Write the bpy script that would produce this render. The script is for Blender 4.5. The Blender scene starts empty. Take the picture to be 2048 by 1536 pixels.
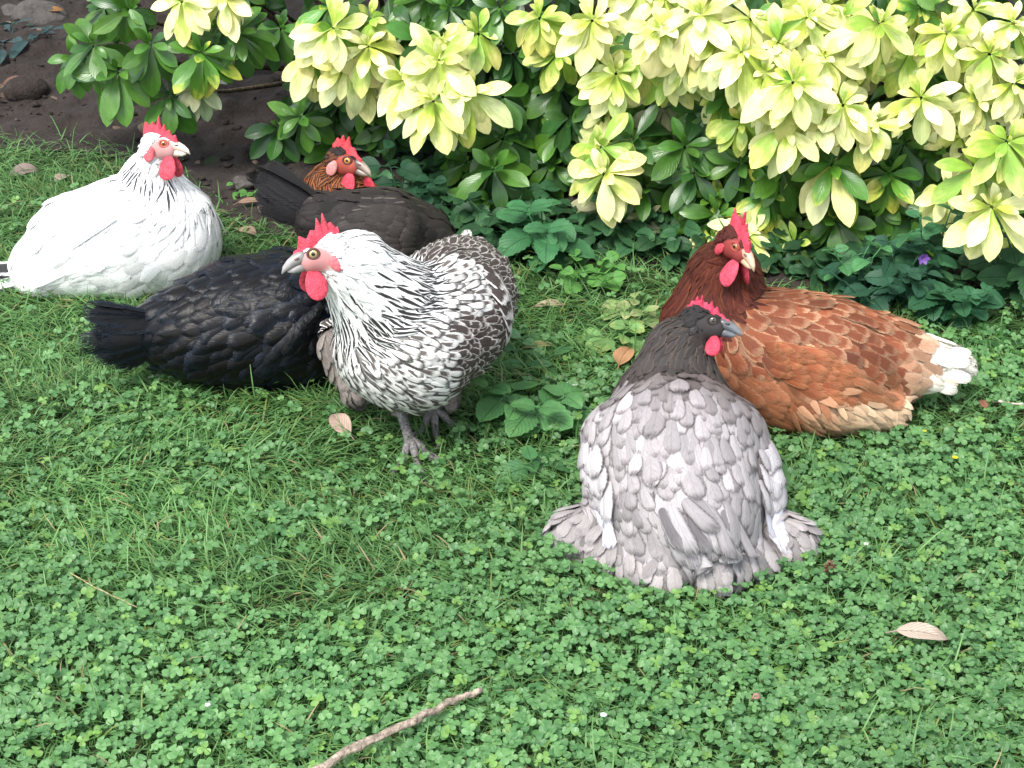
import bpy, math, time
import numpy as np
from mathutils import Vector, Matrix
T0 = time.time()
rs = np.random.RandomState(11)
scn = bpy.context.scene

# ------------------------------------------------------------------ camera, sky, sun, exposure
CAM_H, PITCH, FPX = 1.2, math.radians(29.0), 3400.0
SP, CP = math.sin(PITCH), math.cos(PITCH)
cam_d = bpy.data.cameras.new("camera")
cam_d.sensor_width = 36.0
cam_d.lens = FPX / 2048 * 36
cam_d.clip_start, cam_d.clip_end = 0.05, 500
cam = bpy.data.objects.new("camera", cam_d)
scn.collection.objects.link(cam)
cam.location = (0, 0, CAM_H)
cam.rotation_euler = (math.radians(90) - PITCH, 0, 0)
scn.camera = cam

SUN_EL, SUN_AZ = math.radians(58), math.radians(215)      # azimuth measured clockwise from +Y
w = bpy.data.worlds.new("World"); scn.world = w; w.use_nodes = True
nt = w.node_tree
sky = nt.nodes.new("ShaderNodeTexSky"); sky.sky_type = 'NISHITA'; sky.sun_disc = False
sky.sun_elevation = SUN_EL; sky.sun_rotation = SUN_AZ
bg = nt.nodes["Background"]; bg.inputs[1].default_value = 0.12
cloud = nt.nodes.new("ShaderNodeHueSaturation"); cloud.inputs["Saturation"].default_value = .35   # overcast: a whitish sky
nt.links.new(sky.outputs[0], cloud.inputs["Color"]); nt.links.new(cloud.outputs[0], bg.inputs[0])
sd = bpy.data.lights.new("sun", 'SUN'); sd.energy = 1.5; sd.angle = math.radians(22); sd.color = (1, .96, .9)
so = bpy.data.objects.new("sun", sd); scn.collection.objects.link(so)
sun_dir = Vector((math.sin(SUN_AZ) * math.cos(SUN_EL), math.cos(SUN_AZ) * math.cos(SUN_EL), math.sin(SUN_EL)))
so.rotation_euler = sun_dir.to_track_quat('Z', 'Y').to_euler()
vs = scn.view_settings
vs.view_transform = 'Standard'; vs.look = 'None'; vs.gamma = 1; vs.use_curve_mapping = False
vs.exposure = 1.66
scn.cycles.max_bounces = 6
scn.cycles.diffuse_bounces = 3; scn.cycles.glossy_bounces = 2; scn.cycles.transmission_bounces = 3
scn.cycles.use_denoising = True

# ------------------------------------------------------------------ helpers
def unit(a):
    a = np.asarray(a, float)
    return a / (np.linalg.norm(a, axis=-1, keepdims=True) + 1e-12)
def atY(u, v, Y):
    "world point seen at photo pixel (u,v) lying in the plane y = Y"
    t = (v - 768) / FPX; lam = Y / (CP - t * SP)
    return np.array([(u - 1024) / FPX * lam, Y, CAM_H - lam * (SP + t * CP)])
def atZ(u, v, Z=0.0):
    t = (v - 768) / FPX; lam = (CAM_H - Z) / (SP + t * CP)
    return np.array([(u - 1024) / FPX * lam, lam * (CP - t * SP), Z])
def px(v, Y):
    "metres per photo pixel at image row v in plane y = Y"
    return Y / (CP - (v - 768) / FPX * SP) / FPX
def sitY(u, v, rpx, k=.8):
    g = SP + (v - 768) / FPX * CP
    lam = CAM_H / (g + k * rpx / FPX)
    return lam * (CP - (v - 768) / FPX * SP)
def tag(o, label=None, cat=None, group=None, kind=None):
    if label: o["label"] = label
    if cat: o["category"] = cat
    if group: o["group"] = group
    if kind: o["kind"] = kind
    return o
def empty(name, loc):
    o = bpy.data.objects.new(name, None); o.location = loc; o.empty_display_size = .02
    scn.collection.objects.link(o); return o

def mesh_obj(name, V, F, mat, parent=None, attrs=None, origin=None, smooth=True):
    V = np.asarray(V, np.float64); 
    F = np.asarray(F, np.int32)
    me = bpy.data.meshes.new(name)
    n, m, k = len(V), len(F), F.shape[1]
    org = np.zeros(3) if origin is None else np.asarray(origin, float)
    if parent is not None: org = np.array(parent_world(parent))
    me.vertices.add(n); me.vertices.foreach_set("co", (V - org).astype(np.float32).ravel())
    me.loops.add(m * k); me.loops.foreach_set("vertex_index", F.ravel())
    me.polygons.add(m); me.polygons.foreach_set("loop_start", np.arange(m, dtype=np.int32) * k)
    me.update(calc_edges=True)
    if smooth: me.polygons.foreach_set("use_smooth", np.ones(m, bool))
    for an, (tp, arr) in (attrs or {}).items():
        a = me.attributes.new(an, tp, 'POINT')
        arr = np.asarray(arr, np.float32)
        if tp == 'FLOAT_COLOR':
            if arr.shape[1] == 3: arr = np.concatenate([arr, np.ones((len(arr), 1), np.float32)], 1)
            a.data.foreach_set("color", arr.ravel())
        elif tp == 'FLOAT_VECTOR': a.data.foreach_set("vector", arr.ravel())
    me.validate()
    me.materials.append(mat)
    o = bpy.data.objects.new(name, me); scn.collection.objects.link(o)
    if parent is not None: o.parent = parent
    else: o.location = org
    return o
def parent_world(p):
    loc = np.array(p.location)
    while p.parent is not None:
        p = p.parent; loc = loc + np.array(p.location)
    return loc

PROF = {
 'round':  ([0, .2, .45, .68, .86, 1.0], [.45, .72, .95, 1.0, .78, .22]),
 'hackle': ([0, .2, .45, .7, .88, 1.0], [.6, .95, 1.0, .72, .40, .05]),
 'long':   ([0, .12, .4, .8, .94, 1.0], [.5, .8, .95, 1.0, .75, .25]),
 'down':   ([0, .3, .55, .8, .92, 1.0], [.7, 1., .9, .6, .35, .08]),
 'choisya':([0, .12, .3, .5, .65, .8, .92, 1.0], [.10, .24, .62, .95, 1.0, .80, .44, .03]),
 'grass':  ([0, .35, .7, 1.0], [1.0, .9, .62, .04]),
 'clover': ([0, .25, .55, .82, 1.0], [.12, .66, 1.0, .93, .30]),
 'ovate':  ([0, .06, .12, .2, .28, .36, .44, .52, .6, .68, .76, .84, .92, 1.0],
            [.1, .62, .74, .97, .90, 1.02, .90, .96, .80, .82, .62, .58, .33, .02]),
 'plain':  ([0, .1, .25, .42, .6, .78, .9, 1.0], [.06, .42, .82, 1.0, .95, .68, .38, .02]),
}
def blades(R, Tn, Nn, L, W, prof, nu=5, a0=0.0, a1=0.0, camber=0.0, fold=0.0, side=0.0, wav=0.0):
    """batch of leaf / feather shaped strips. returns V (N,nv,nu,3) and the uv grid.
    a0 lift angle at the root, a1 bend added towards the tip (negative bends to -normal)"""
    R = np.asarray(R, float); N = len(R)
    v, pw = (np.array(x, float) for x in PROF[prof]); nv = len(v)
    t = unit(Tn); n = Nn - t * np.sum(np.asarray(Nn) * t, 1, keepdims=True); n = unit(n); b = np.cross(t, n)
    L = np.broadcast_to(np.asarray(L, float), (N,)); W = np.broadcast_to(np.asarray(W, float), (N,))
    a0 = np.broadcast_to(np.asarray(a0, float), (N,)); a1 = np.broadcast_to(np.asarray(a1, float), (N,))
    side = np.broadcast_to(np.asarray(side, float), (N,))
    dv = np.diff(v); vm = (v[1:] + v[:-1]) / 2
    ang = a0[:, None] + a1[:, None] * vm[None]
    zx = np.zeros((N, 1))
    X = np.concatenate([zx, np.cumsum(np.cos(ang) * dv, 1)], 1) * L[:, None]
    Z = np.concatenate([zx, np.cumsum(np.sin(ang) * dv, 1)], 1) * L[:, None]
    angv = a0[:, None] + a1[:, None] * v[None]
    lt = np.cos(angv)[..., None] * t[:, None] + np.sin(angv)[..., None] * n[:, None]
    ln = -np.sin(angv)[..., None] * t[:, None] + np.cos(angv)[..., None] * n[:, None]
    C = R[:, None] + X[..., None] * t[:, None] + Z[..., None] * n[:, None] + (side[:, None] * L[:, None] * (v ** 2)[None])[..., None] * b[:, None]
    u = np.linspace(-1, 1, nu)
    hw = W[:, None] * .5 * pw[None]
    V = C[:, :, None] + (hw[:, :, None] * u)[..., None] * b[:, None, None]
    off = -camber * W[:, None, None] * (u ** 2)[None, None] * pw[None, :, None] + fold * hw[:, :, None] * np.abs(u)[None, None]
    if wav:
        ph = rs.rand(N, 1, 1) * 6.28
        off = off + wav * W[:, None, None] * np.sin(v[None, :, None] * 7 + ph + np.sign(u)[None, None] * .8) * np.abs(u)[None, None]
    V = V + off[..., None] * ln[:, :, None]
    return V, v, u
class Batch:
    "collects strips with colour attributes and builds ONE mesh"
    def __init__(s): s.V = []; s.F = []; s.c = []; s.e = []; s.p = []; s.uv = []; s.n = 0
    def add(s, V, v, u, col, edge=None, pat=None):
        N, nv, nu, _ = V.shape
        g = np.arange(nv * nu).reshape(nv, nu)
        q = np.stack([g[:-1, :-1], g[:-1, 1:], g[1:, 1:], g[1:, :-1]], -1).reshape(-1, 4)
        F = (np.arange(N) * nv * nu)[:, None, None] + q[None]
        s.V.append(V.reshape(-1, 3)); s.F.append(F.reshape(-1, 4) + s.n); s.n += N * nv * nu
        def ex(a):
            a = np.broadcast_to(np.asarray(a, float), (N, 3)); return np.repeat(a, nv * nu, 0)
        s.c.append(ex(col)); s.e.append(ex(col if edge is None else edge)); s.p.append(ex((.9, .1, 1) if pat is None else pat))
        uu = np.broadcast_to(u[None, None], (N, nv, nu)); vv = np.broadcast_to(v[None, :, None], (N, nv, nu))
        rr = np.broadcast_to(rs.rand(N)[:, None, None], (N, nv, nu))
        s.uv.append(np.stack([uu, vv, rr], -1).reshape(-1, 3))
    def raw(s, V, F, col):
        V = np.asarray(V, float); F = np.asarray(F)
        s.V.append(V); s.F.append(F + s.n); s.n += len(V)
        c = np.broadcast_to(np.asarray(col, float), (len(V), 3))
        s.c.append(c); s.e.append(c); s.p.append(np.broadcast_to(np.array((2., .1, 0)), (len(V), 3)))
        s.uv.append(np.broadcast_to(np.array((0., .5, .5)), (len(V), 3)))
    def build(s, name, mat, parent=None, origin=None):
        cat = lambda x: np.concatenate(x, 0)
        return mesh_obj(name, cat(s.V), cat(s.F), mat, parent, {
            'col': ('FLOAT_COLOR', cat(s.c)), 'edge': ('FLOAT_COLOR', cat(s.e)),
            'pat': ('FLOAT_VECTOR', cat(s.p)), 'fuv': ('FLOAT_VECTOR', cat(s.uv))}, origin)

def tube(path, radii, ns=8, cap=True):
    P = np.asarray(path, float); r = np.broadcast_to(np.asarray(radii, float), (len(P),))
    T = unit(np.gradient(P, axis=0)); ref = np.array([0, 0, 1.]) if abs(T[0][2]) < .9 else np.array([1., 0, 0])
    n = unit(ref - T[0] * ref.dot(T[0])); V = []
    for i in range(len(P)):
        n = unit(n - T[i] * n.dot(T[i])); b = np.cross(T[i], n)
        a = np.linspace(0, 2 * np.pi, ns, endpoint=False)
        V.append(P[i] + r[i] * (np.cos(a)[:, None] * n + np.sin(a)[:, None] * b))
    V = np.concatenate(V); F = []
    for i in range(len(P) - 1):
        for j in range(ns):
            k = (j + 1) % ns; F.append((i * ns + j, i * ns + k, (i + 1) * ns + k, (i + 1) * ns + j))
    if cap:
        n0 = len(V); V = np.concatenate([V, P[:1], P[-1:]]); m = (len(P) - 1) * ns
        for j in range(0, ns, 2):
            F.append((n0, (j + 2) % ns, j + 1, j)); F.append((n0 + 1, m + j, m + j + 1, m + (j + 2) % ns))
    return V, np.array(F)
def ellipsoid(c, ax, nlat=10, nlon=16, f=None):
    "ax: 3x3 rows = axes scaled by radii"
    th = np.linspace(0.02, np.pi - .02, nlat); ph = np.linspace(0, 2 * np.pi, nlon, endpoint=False)
    tt, pp = np.meshgrid(th, ph, indexing='ij')
    S = np.stack([np.sin(tt) * np.cos(pp), np.sin(tt) * np.sin(pp), np.cos(tt)], -1).reshape(-1, 3)
    if f is not None: S = f(S)
    V = np.asarray(c) + S @ np.asarray(ax); F = []
    for i in range(nlat - 1):
        for j in range(nlon):
            k = (j + 1) % nlon; F.append((i * nlon + j, i * nlon + k, (i + 1) * nlon + k, (i + 1) * nlon + j))
    return V, np.array(F), S
def vnoise(P, f, seed=0):
    "cheap smooth noise from sines, about -1..1"
    r = np.random.RandomState(seed); P = np.asarray(P, float); o = np.zeros(len(P))
    for i in range(7):
        k = unit(r.randn(P.shape[1])) * f * (.6 + 1.1 * r.rand()); o += np.sin(P @ k + r.rand() * 6.28)
    return o / 3.2

# ------------------------------------------------------------------ materials
def new_mat(name):
    m = bpy.data.materials.new(name); m.use_nodes = True
    nt = m.node_tree; b = nt.nodes["Principled BSDF"]
    return m, nt, b
class NG:
    def __init__(s, nt): s.nt = nt
    def n(s, t, **kw):
        x = s.nt.nodes.new(t)
        for k, v in kw.items(): setattr(x, k, v)
        return x
    def link(s, a, b): s.nt.links.new(a, b)
    def attr(s, name): return s.n("ShaderNodeAttribute", attribute_name=name)
    def math(s, op, a, b=None, c=None, clamp=False):
        x = s.n("ShaderNodeMath", operation=op, use_clamp=clamp)
        for i, q in enumerate((a, b, c)):
            if q is None: continue
            if isinstance(q, (int, float)): x.inputs[i].default_value = q
            else: s.link(q, x.inputs[i])
        return x.outputs[0]
    def mix(s, f, a, b, blend='MIX'):
        x = s.n("ShaderNodeMix", data_type='RGBA', blend_type=blend)
        for i, q in ((0, f), (6, a), (7, b)):
            if isinstance(q, (int, float)): x.inputs[i].default_value = q
            elif isinstance(q, tuple): x.inputs[i].default_value = q if len(q) == 4 else (*q, 1)
            else: s.link(q, x.inputs[i])
        return x.outputs[2]
    def noise(s, vec, scale, detail=2, rough=.5):
        x = s.n("ShaderNodeTexNoise"); x.inputs["Scale"].default_value = scale
        x.inputs["Detail"].default_value = detail; x.inputs["Roughness"].default_value = rough
        if vec is not None: s.link(vec, x.inputs["Vector"])
        return x.outputs[0]
    def remap(s, x, a, b, c, d):
        r = s.n("ShaderNodeMapRange"); s.link(x, r.inputs[0])
        for i, q in enumerate((a, b, c, d)): r.inputs[i + 1].default_value = q
        return r.outputs[0]
    def bump(s, h, strength, dist):
        b = s.n("ShaderNodeBump"); b.inputs["Strength"].default_value = strength; b.inputs["Distance"].default_value = dist
        s.link(h, b.inputs["Height"]); return b.outputs[0]
    def scalevec(s, vec, sc):
        m = s.n("ShaderNodeMapping"); m.inputs["Scale"].default_value = sc; s.link(vec, m.inputs[0]); return m.outputs[0]

def feather_mat(name, rough=.6, spec=.3, sheen=0.0, sheen_tint=(1, 1, 1, 1), barb=.22):
    m, nt, b = new_mat(name); g = NG(nt)
    uv = g.attr('fuv').outputs["Vector"]; sep = g.n("ShaderNodeSeparateXYZ"); g.link(uv, sep.inputs[0])
    ps = g.n("ShaderNodeSeparateXYZ"); g.link(g.attr('pat').outputs["Vector"], ps.inputs[0])
    au = g.math('ABSOLUTE', sep.outputs[0])
    m1 = g.math('MAXIMUM', au, g.math('MULTIPLY', sep.outputs[1], ps.outputs[2]))
    # barbs run out from the shaft at a slant
    cx = g.n("ShaderNodeCombineXYZ")
    g.link(g.math('MULTIPLY_ADD', au, -7, g.math('MULTIPLY', sep.outputs[1], 17)), cx.inputs[0])
    g.link(g.math('MULTIPLY', sep.outputs[0], 1.2), cx.inputs[1]); g.link(g.math('MULTIPLY', sep.outputs[2], 61), cx.inputs[2])
    nz = g.noise(cx.outputs[0], 1.6, 2, .6)
    m2 = g.math('ADD', m1, g.math('MULTIPLY', g.math('SUBTRACT', nz, .5), .3))
    mk = g.math('DIVIDE', g.math('SUBTRACT', m2, ps.outputs[0]), ps.outputs[1], clamp=True)
    c = g.mix(mk, g.attr('col').outputs["Color"], g.attr('edge').outputs["Color"])
    shaft = g.remap(au, 0.0, .09, .82, 1.0)
    val = g.math('MULTIPLY', g.remap(nz, .25, .75, 1 - barb, 1 + barb), shaft)
    hs = g.n("ShaderNodeHueSaturation"); g.link(c, hs.inputs["Color"]); g.link(val, hs.inputs["Value"])
    g.link(hs.outputs[0], b.inputs["Base Color"])
    fr = g.math('ADD', g.math('MAXIMUM', au, g.math('MULTIPLY', sep.outputs[1], 1.0)), g.math('MULTIPLY', g.math('SUBTRACT', nz, .5), .9))
    g.link(g.remap(fr, .86, 1.06, 1.0, 0.0), b.inputs["Alpha"])       # frayed barbs along the margin
    b.inputs["Roughness"].default_value = rough; b.inputs["Specular IOR Level"].default_value = spec
    if sheen:
        b.inputs["Sheen Weight"].default_value = sheen; b.inputs["Sheen Tint"].default_value = sheen_tint
    g.link(g.bump(nz, .5, .0012), b.inputs["Normal"])
    return m
M = {}
M['feather'] = feather_mat('feather', .65, .25)
M['feather_white'] = feather_mat('feather_white', .7, .2, barb=.10)
M['feather_gloss'] = feather_mat('feather_gloss', .30, .20, 0, (.45, .6, 1, 1), .3)

def vcol_mat(name, rough=.5, spec=.4, bumps=None, sss=0.0, var=.15, vscale=60, transl=0.0, coat=0.0):
    m, nt, b = new_mat(name); g = NG(nt)
    tc = g.n("ShaderNodeTexCoord").outputs["Object"]
    nz = g.noise(tc, vscale, 3)
    hs = g.n("ShaderNodeHueSaturation"); g.link(g.attr('col').outputs["Color"], hs.inputs["Color"])
    g.link(g.remap(nz, .3, .7, 1 - var, 1 + var), hs.inputs["Value"])
    g.link(hs.outputs[0], b.inputs["Base Color"])
    b.inputs["Roughness"].default_value = rough; b.inputs["Specular IOR Level"].default_value = spec
    b.inputs["Coat Weight"].default_value = coat
    if sss:
        b.inputs["Subsurface Weight"].default_value = sss; b.inputs["Subsurface Radius"].default_value = (.6, .2, .15)
        b.inputs["Subsurface Scale"].default_value = .006
    if bumps:
        g.link(g.bump(g.noise(tc, bumps[0], 2), bumps[1], bumps[2]), b.inputs["Normal"])
    if transl:
        tr = g.n("ShaderNodeBsdfTranslucent"); g.link(hs.outputs[0], tr.inputs[0])
        mx = g.n("ShaderNodeMixShader"); mx.inputs[0].default_value = transl
        g.link(b.outputs[0], mx.inputs[1]); g.link(tr.outputs[0], mx.inputs[2])
        g.link(mx.outputs[0], nt.nodes["Material Output"].inputs[0])
    return m
M['skin'] = vcol_mat('skin', .6, .3, (900, .5, .001), 0, .15, 250)
M['comb'] = vcol_mat('comb_skin', .55, .3, (420, .9, .0022), .25, .30, 130)
M['horn'] = vcol_mat('horn', .32, .5, None, 0, .12, 120)
M['eye'] = vcol_mat('eye', .06, .6, None, 0, .05, 300, coat=.5)
M['scale'] = vcol_mat('leg_scale', .5, .4, (420, .8, .002), 0, .45, 320)

def leaf_mat(name, rough=.35, spec=.5, transl=.22, vein=.25, veinw=.05, nveins=9, bump=.35, chevron=False):
    "col = blade, edge = second colour mixed in by pat (threshold, softness) from midrib outwards"
    m, nt, b = new_mat(name); g = NG(nt)
    uv = g.attr('fuv').outputs["Vector"]; sep = g.n("ShaderNodeSeparateXYZ"); g.link(uv, sep.inputs[0])
    ps = g.n("ShaderNodeSeparateXYZ"); g.link(g.attr('pat').outputs["Vector"], ps.inputs[0])
    au = g.math('ABSOLUTE', sep.outputs[0])
    cx = g.n("ShaderNodeCombineXYZ"); g.link(sep.outputs[0], cx.inputs[0])
    g.link(g.math('MULTIPLY', sep.outputs[1], 2.2), cx.inputs[1]); g.link(g.math('MULTIPLY', sep.outputs[2], 53), cx.inputs[2])
    nz = g.noise(cx.outputs[0], 1.5, 3, .6)
    m1 = g.math('ADD', g.math('MULTIPLY', sep.outputs[1], ps.outputs[2]), g.math('MULTIPLY', g.math('SUBTRACT', nz, .5), .9))
    mk = g.math('DIVIDE', g.math('SUBTRACT', m1, ps.outputs[0]), ps.outputs[1], clamp=True)
    c = g.mix(mk, g.attr('col').outputs["Color"], g.attr('edge').outputs["Color"])
    if chevron:        # the pale crescent across each clover leaflet
        cv = g.math('ABSOLUTE', g.math('SUBTRACT', g.math('MULTIPLY_ADD', au, .16, sep.outputs[1]), .60))
        c = g.mix(g.math('MULTIPLY', g.remap(cv, .03, .11, 1, 0), g.remap(sep.outputs[2], .3, .8, 0, .38)), c, (.34, .50, .30))
    rib = g.remap(au, 0.0, veinw, 1.0, 0.0)
    sv = g.math('PINGPONG', g.math('MULTIPLY_ADD', au, -3.2, g.math('MULTIPLY', sep.outputs[1], nveins)), .5)
    sv = g.remap(sv, 0.0, .10, .45, 0.0)
    ribs = g.math('MAXIMUM', rib, sv)
    hs = g.n("ShaderNodeHueSaturation"); g.link(c, hs.inputs["Color"])
    g.link(g.math('MULTIPLY_ADD', ribs, vein, g.remap(nz, .3, .7, .88, 1.12)), hs.inputs["Value"])
    g.link(hs.outputs[0], b.inputs["Base Color"])
    b.inputs["Roughness"].default_value = rough; b.inputs["Specular IOR Level"].default_value = spec
    g.link(g.bump(g.math('MULTIPLY', ribs, -1), bump, .0015), b.inputs["Normal"])
    tr = g.n("ShaderNodeBsdfTranslucent"); g.link(hs.outputs[0], tr.inputs[0])
    mx = g.n("ShaderNodeMixShader"); mx.inputs[0].default_value = transl
    g.link(b.outputs[0], mx.inputs[1]); g.link(tr.outputs[0], mx.inputs[2])
    g.link(mx.outputs[0], nt.nodes["Material Output"].inputs[0])
    return m
M['choisya'] = leaf_mat('glossy_leaf', .30, .5, .2, .22)
M['weed'] = leaf_mat('weed_leaf', .5, .35, .25, -.25, .06, 7, .8)
M['clover'] = leaf_mat('clover_leaf', .42, .45, .35, .12, .05, 0.5, .2, chevron=True)
M['grass'] = leaf_mat('grass_blade', .45, .4, .4, .0, .02, .5, .1)
M['dry'] = leaf_mat('dry_leaf', .7, .2, .1, -.25, .06, 8, .8)
M['bark'] = vcol_mat('bark', .85, .15, (210, 1.0, .004), 0, .5, 140)

def soil_mat(name, c0, c1, c2, sc=28, bump=.9, dist=.012):
    m, nt, b = new_mat(name); g = NG(nt)
    tc = g.n("ShaderNodeTexCoord").outputs["Object"]
    a = g.noise(tc, sc, 6, .65); d = g.noise(tc, sc * 5, 4, .6); e = g.noise(tc, 3.2, 3)
    c = g.mix(g.remap(a, .35, .65, 0, 1), c0, c1); c = g.mix(g.remap(d, .58, .72, 0, .6), c, c2)
    c = g.mix(g.remap(e, .35, .65, 0, .5), c, (c0[0] * .7, c0[1] * .7, c0[2] * .7))
    g.link(c, b.inputs["Base Color"]); b.inputs["Roughness"].default_value = .9; b.inputs["Specular IOR Level"].default_value = .2
    g.link(g.bump(g.math('ADD', a, g.math('MULTIPLY', d, .4)), bump, dist), b.inputs["Normal"])
    return m
M['soil'] = soil_mat('soil', (.026, .020, .017), (.050, .039, .034), (.085, .072, .064))
M['thatch'] = soil_mat('lawn_soil', (.022, .040, .013), (.042, .070, .022), (.07, .09, .035), 60, .6, .006)
M['stone'] = soil_mat('stone', (.06, .054, .05), (.13, .118, .108), (.18, .165, .15), 22)

# ------------------------------------------------------------------ the setting: lawn ground and the planting bed
BED_PX = [(-700, 270), (-300, 285), (0, 292), (200, 302), (330, 340), (430, 415), (520, 462), (700, 474), (1050, 502),
          (1250, 520), (1400, 552), (1700, 590), (2048, 612), (2600, 625)]
BED = np.array([atZ(u, v)[:2] for u, v in BED_PX])
def bed_y(x): return np.interp(x, BED[:, 0], BED[:, 1])
def soil_h(x, y):
    x = np.asarray(x, float); y = np.asarray(y, float)
    d = y - bed_y(x) + .05 * vnoise(np.stack([x, y], 1), 9, 3)
    P = np.stack([x, y], 1)
    rel = .5 * vnoise(P, 14, 5) + .35 * vnoise(P, 38, 6) + .25 * vnoise(P, 90, 7)
    return .006 + np.clip(d, 0, .6) * .05 + np.clip(d * 6, 0, 1) * .019 * rel
def grid_sheet(xs, ys, hf):
    X, Y = np.meshgrid(xs, ys, indexing='ij'); x, y = X.ravel(), Y.ravel()
    V = np.stack([x, y, hf(x, y)], 1); nx, ny = len(xs), len(ys)
    g = np.arange(nx * ny).reshape(nx, ny)
    F = np.stack([g[:-1, :-1], g[1:, :-1], g[1:, 1:], g[:-1, 1:]], -1).reshape(-1, 4)
    return V, F
sp = np.concatenate([np.linspace(-150, -3, 16), np.linspace(-2.5, 2.5, 60), np.linspace(3, 150, 16)])
V, F = grid_sheet(sp, sp, lambda x, y: np.zeros(len(x)) - .0)
o = mesh_obj('lawn_ground', V, F, M['thatch']); tag(o, 'dark earthy ground under the lawn, seen between blades', 'ground', kind='structure')
nx, ny = 330, 230
xs = np.concatenate([np.linspace(-4, -1.45, 40), np.linspace(-1.43, 1.3, 250), np.linspace(1.33, 4, 40)])
tt = np.concatenate([np.linspace(0, 1.4, 170), np.linspace(1.42, 5.5, 60)])
X = np.repeat(xs, len(tt)); Y = (bed_y(xs)[:, None] - .02 + tt[None]).ravel()
h = soil_h(X, Y); h[np.tile(np.arange(len(tt)) == 0, len(xs))] = .004
g = np.arange(len(xs) * len(tt)).reshape(len(xs), len(tt))
F = np.stack([g[:-1, :-1], g[1:, :-1], g[1:, 1:], g[:-1, 1:]], -1).reshape(-1, 4)
o = mesh_obj('flower_bed_soil', np.stack([X, Y, h], 1), F, M['soil'])
tag(o, 'bare dark brown crumbly soil of the planting bed', 'soil', kind='structure')

# ------------------------------------------------------------------ the hens
REG = {'head': 0, 'neck': 1, 'body': 2, 'fluff': 3, 'wing': 4}
class Field:
    def __init__(s, prims, k=.0048):
        s.A = np.array([p[0] for p in prims], float); s.B = np.array([p[1] for p in prims], float)
        s.ra = np.array([p[2] for p in prims]); s.rb = np.array([p[3] for p in prims])
        s.reg = np.array([REG[p[4]] for p in prims]); s.flow = unit(np.array([p[5] for p in prims], float))
        s.t0 = np.array([p[6] for p in prims]); s.t1 = np.array([p[7] for p in prims]); s.k = k
    def ev(s, P, full=False):
        n, m = len(P), len(s.A); D = np.empty((n, m)); G = np.empty((n, m, 3)) if full else None; TT = np.empty((n, m))
        for i in range(m):
            ab = s.B[i] - s.A[i]; q = P - s.A[i]
            t = np.clip(q @ ab / (ab @ ab + 1e-12), 0, 1); r = q - t[:, None] * ab
            L = np.linalg.norm(r, axis=1); D[:, i] = L - (s.ra[i] + (s.rb[i] - s.ra[i]) * t); TT[:, i] = t
            if full: G[:, i] = r / (L[:, None] + 1e-9)
        mn = D.min(1, keepdims=True); W = np.exp(-(D - mn) / s.k); sw = W.sum(1, keepdims=True)
        d = (mn - s.k * np.log(sw))[:, 0]
        if not full: return d
        W = W / sw; g = unit(np.einsum('nm,nmc->nc', W, G))
        return d, g, W, D, TT
    def info(s, P):
        d, g, W, D, TT = s.ev(P, True)
        W2 = np.exp(-(D - D.min(1, keepdims=True)) / .02); W2 /= W2.sum(1, keepdims=True)
        fl = W2 @ s.flow; par = np.sum(W2 * (s.t0 + (s.t1 - s.t0) * TT), 1)
        return g, fl, s.reg[np.argmin(D, 1)], par
def surface_net(f, lo, hi, h):
    ax = [np.arange(lo[i], hi[i] + h, h) for i in range(3)]; sh = [len(a) for a in ax]
    X = np.stack(np.meshgrid(*ax, indexing='ij'), -1).reshape(-1, 3)
    ins = (np.concatenate([f(c) for c in np.array_split(X, max(1, len(X) // 60000))]) < 0).reshape(sh)
    c = sum(ins[i:sh[0] - 1 + i, j:sh[1] - 1 + j, k:sh[2] - 1 + k].astype(int) for i in (0, 1) for j in (0, 1) for k in (0, 1))
    act = (c > 0) & (c < 8); idx = -np.ones(act.shape, int); idx[act] = np.arange(act.sum())
    V = np.array(lo) + (np.argwhere(act) + .5) * h; F = []
    for a in range(3):
        b, c2 = [(1, 2), (2, 0), (0, 1)][a]
        s0 = [slice(None)] * 3; s1 = [slice(None)] * 3; s0[a] = slice(0, -1); s1[a] = slice(1, None)
        A_, B_ = ins[tuple(s0)], ins[tuple(s1)]
        for e, flip in ((A_ & ~B_, False), (~A_ & B_, True)):
            I = np.argwhere(e); I = I[(I[:, b] > 0) & (I[:, c2] > 0) & (I[:, b] < sh[b] - 1) & (I[:, c2] < sh[c2] - 1)]
            def at(db, dc):
                J = I.copy(); J[:, b] += db; J[:, c2] += dc; return idx[J[:, 0], J[:, 1], J[:, 2]]
            q = np.stack([at(-1, -1), at(0, -1), at(0, 0), at(-1, 0)], 1)
            F.append(q[:, ::-1] if flip else q)
    F = np.concatenate(F); return V, F[(F >= 0).all(1)]
def thin_out(P, rad):
    "poisson-disc thinning of candidates with a per-point radius"
    keep = np.empty((len(P), 3)); kr = np.empty(len(P)); n = 0; out = []
    for i in range(len(P)):
        if n:
            d = keep[:n] - P[i]
            if (np.einsum('ij,ij->i', d, d) < (np.minimum(kr[:n], rad[i])) ** 2).any(): continue
        keep[n] = P[i]; kr[n] = rad[i]; n += 1; out.append(i)
    return np.array(out)

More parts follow.
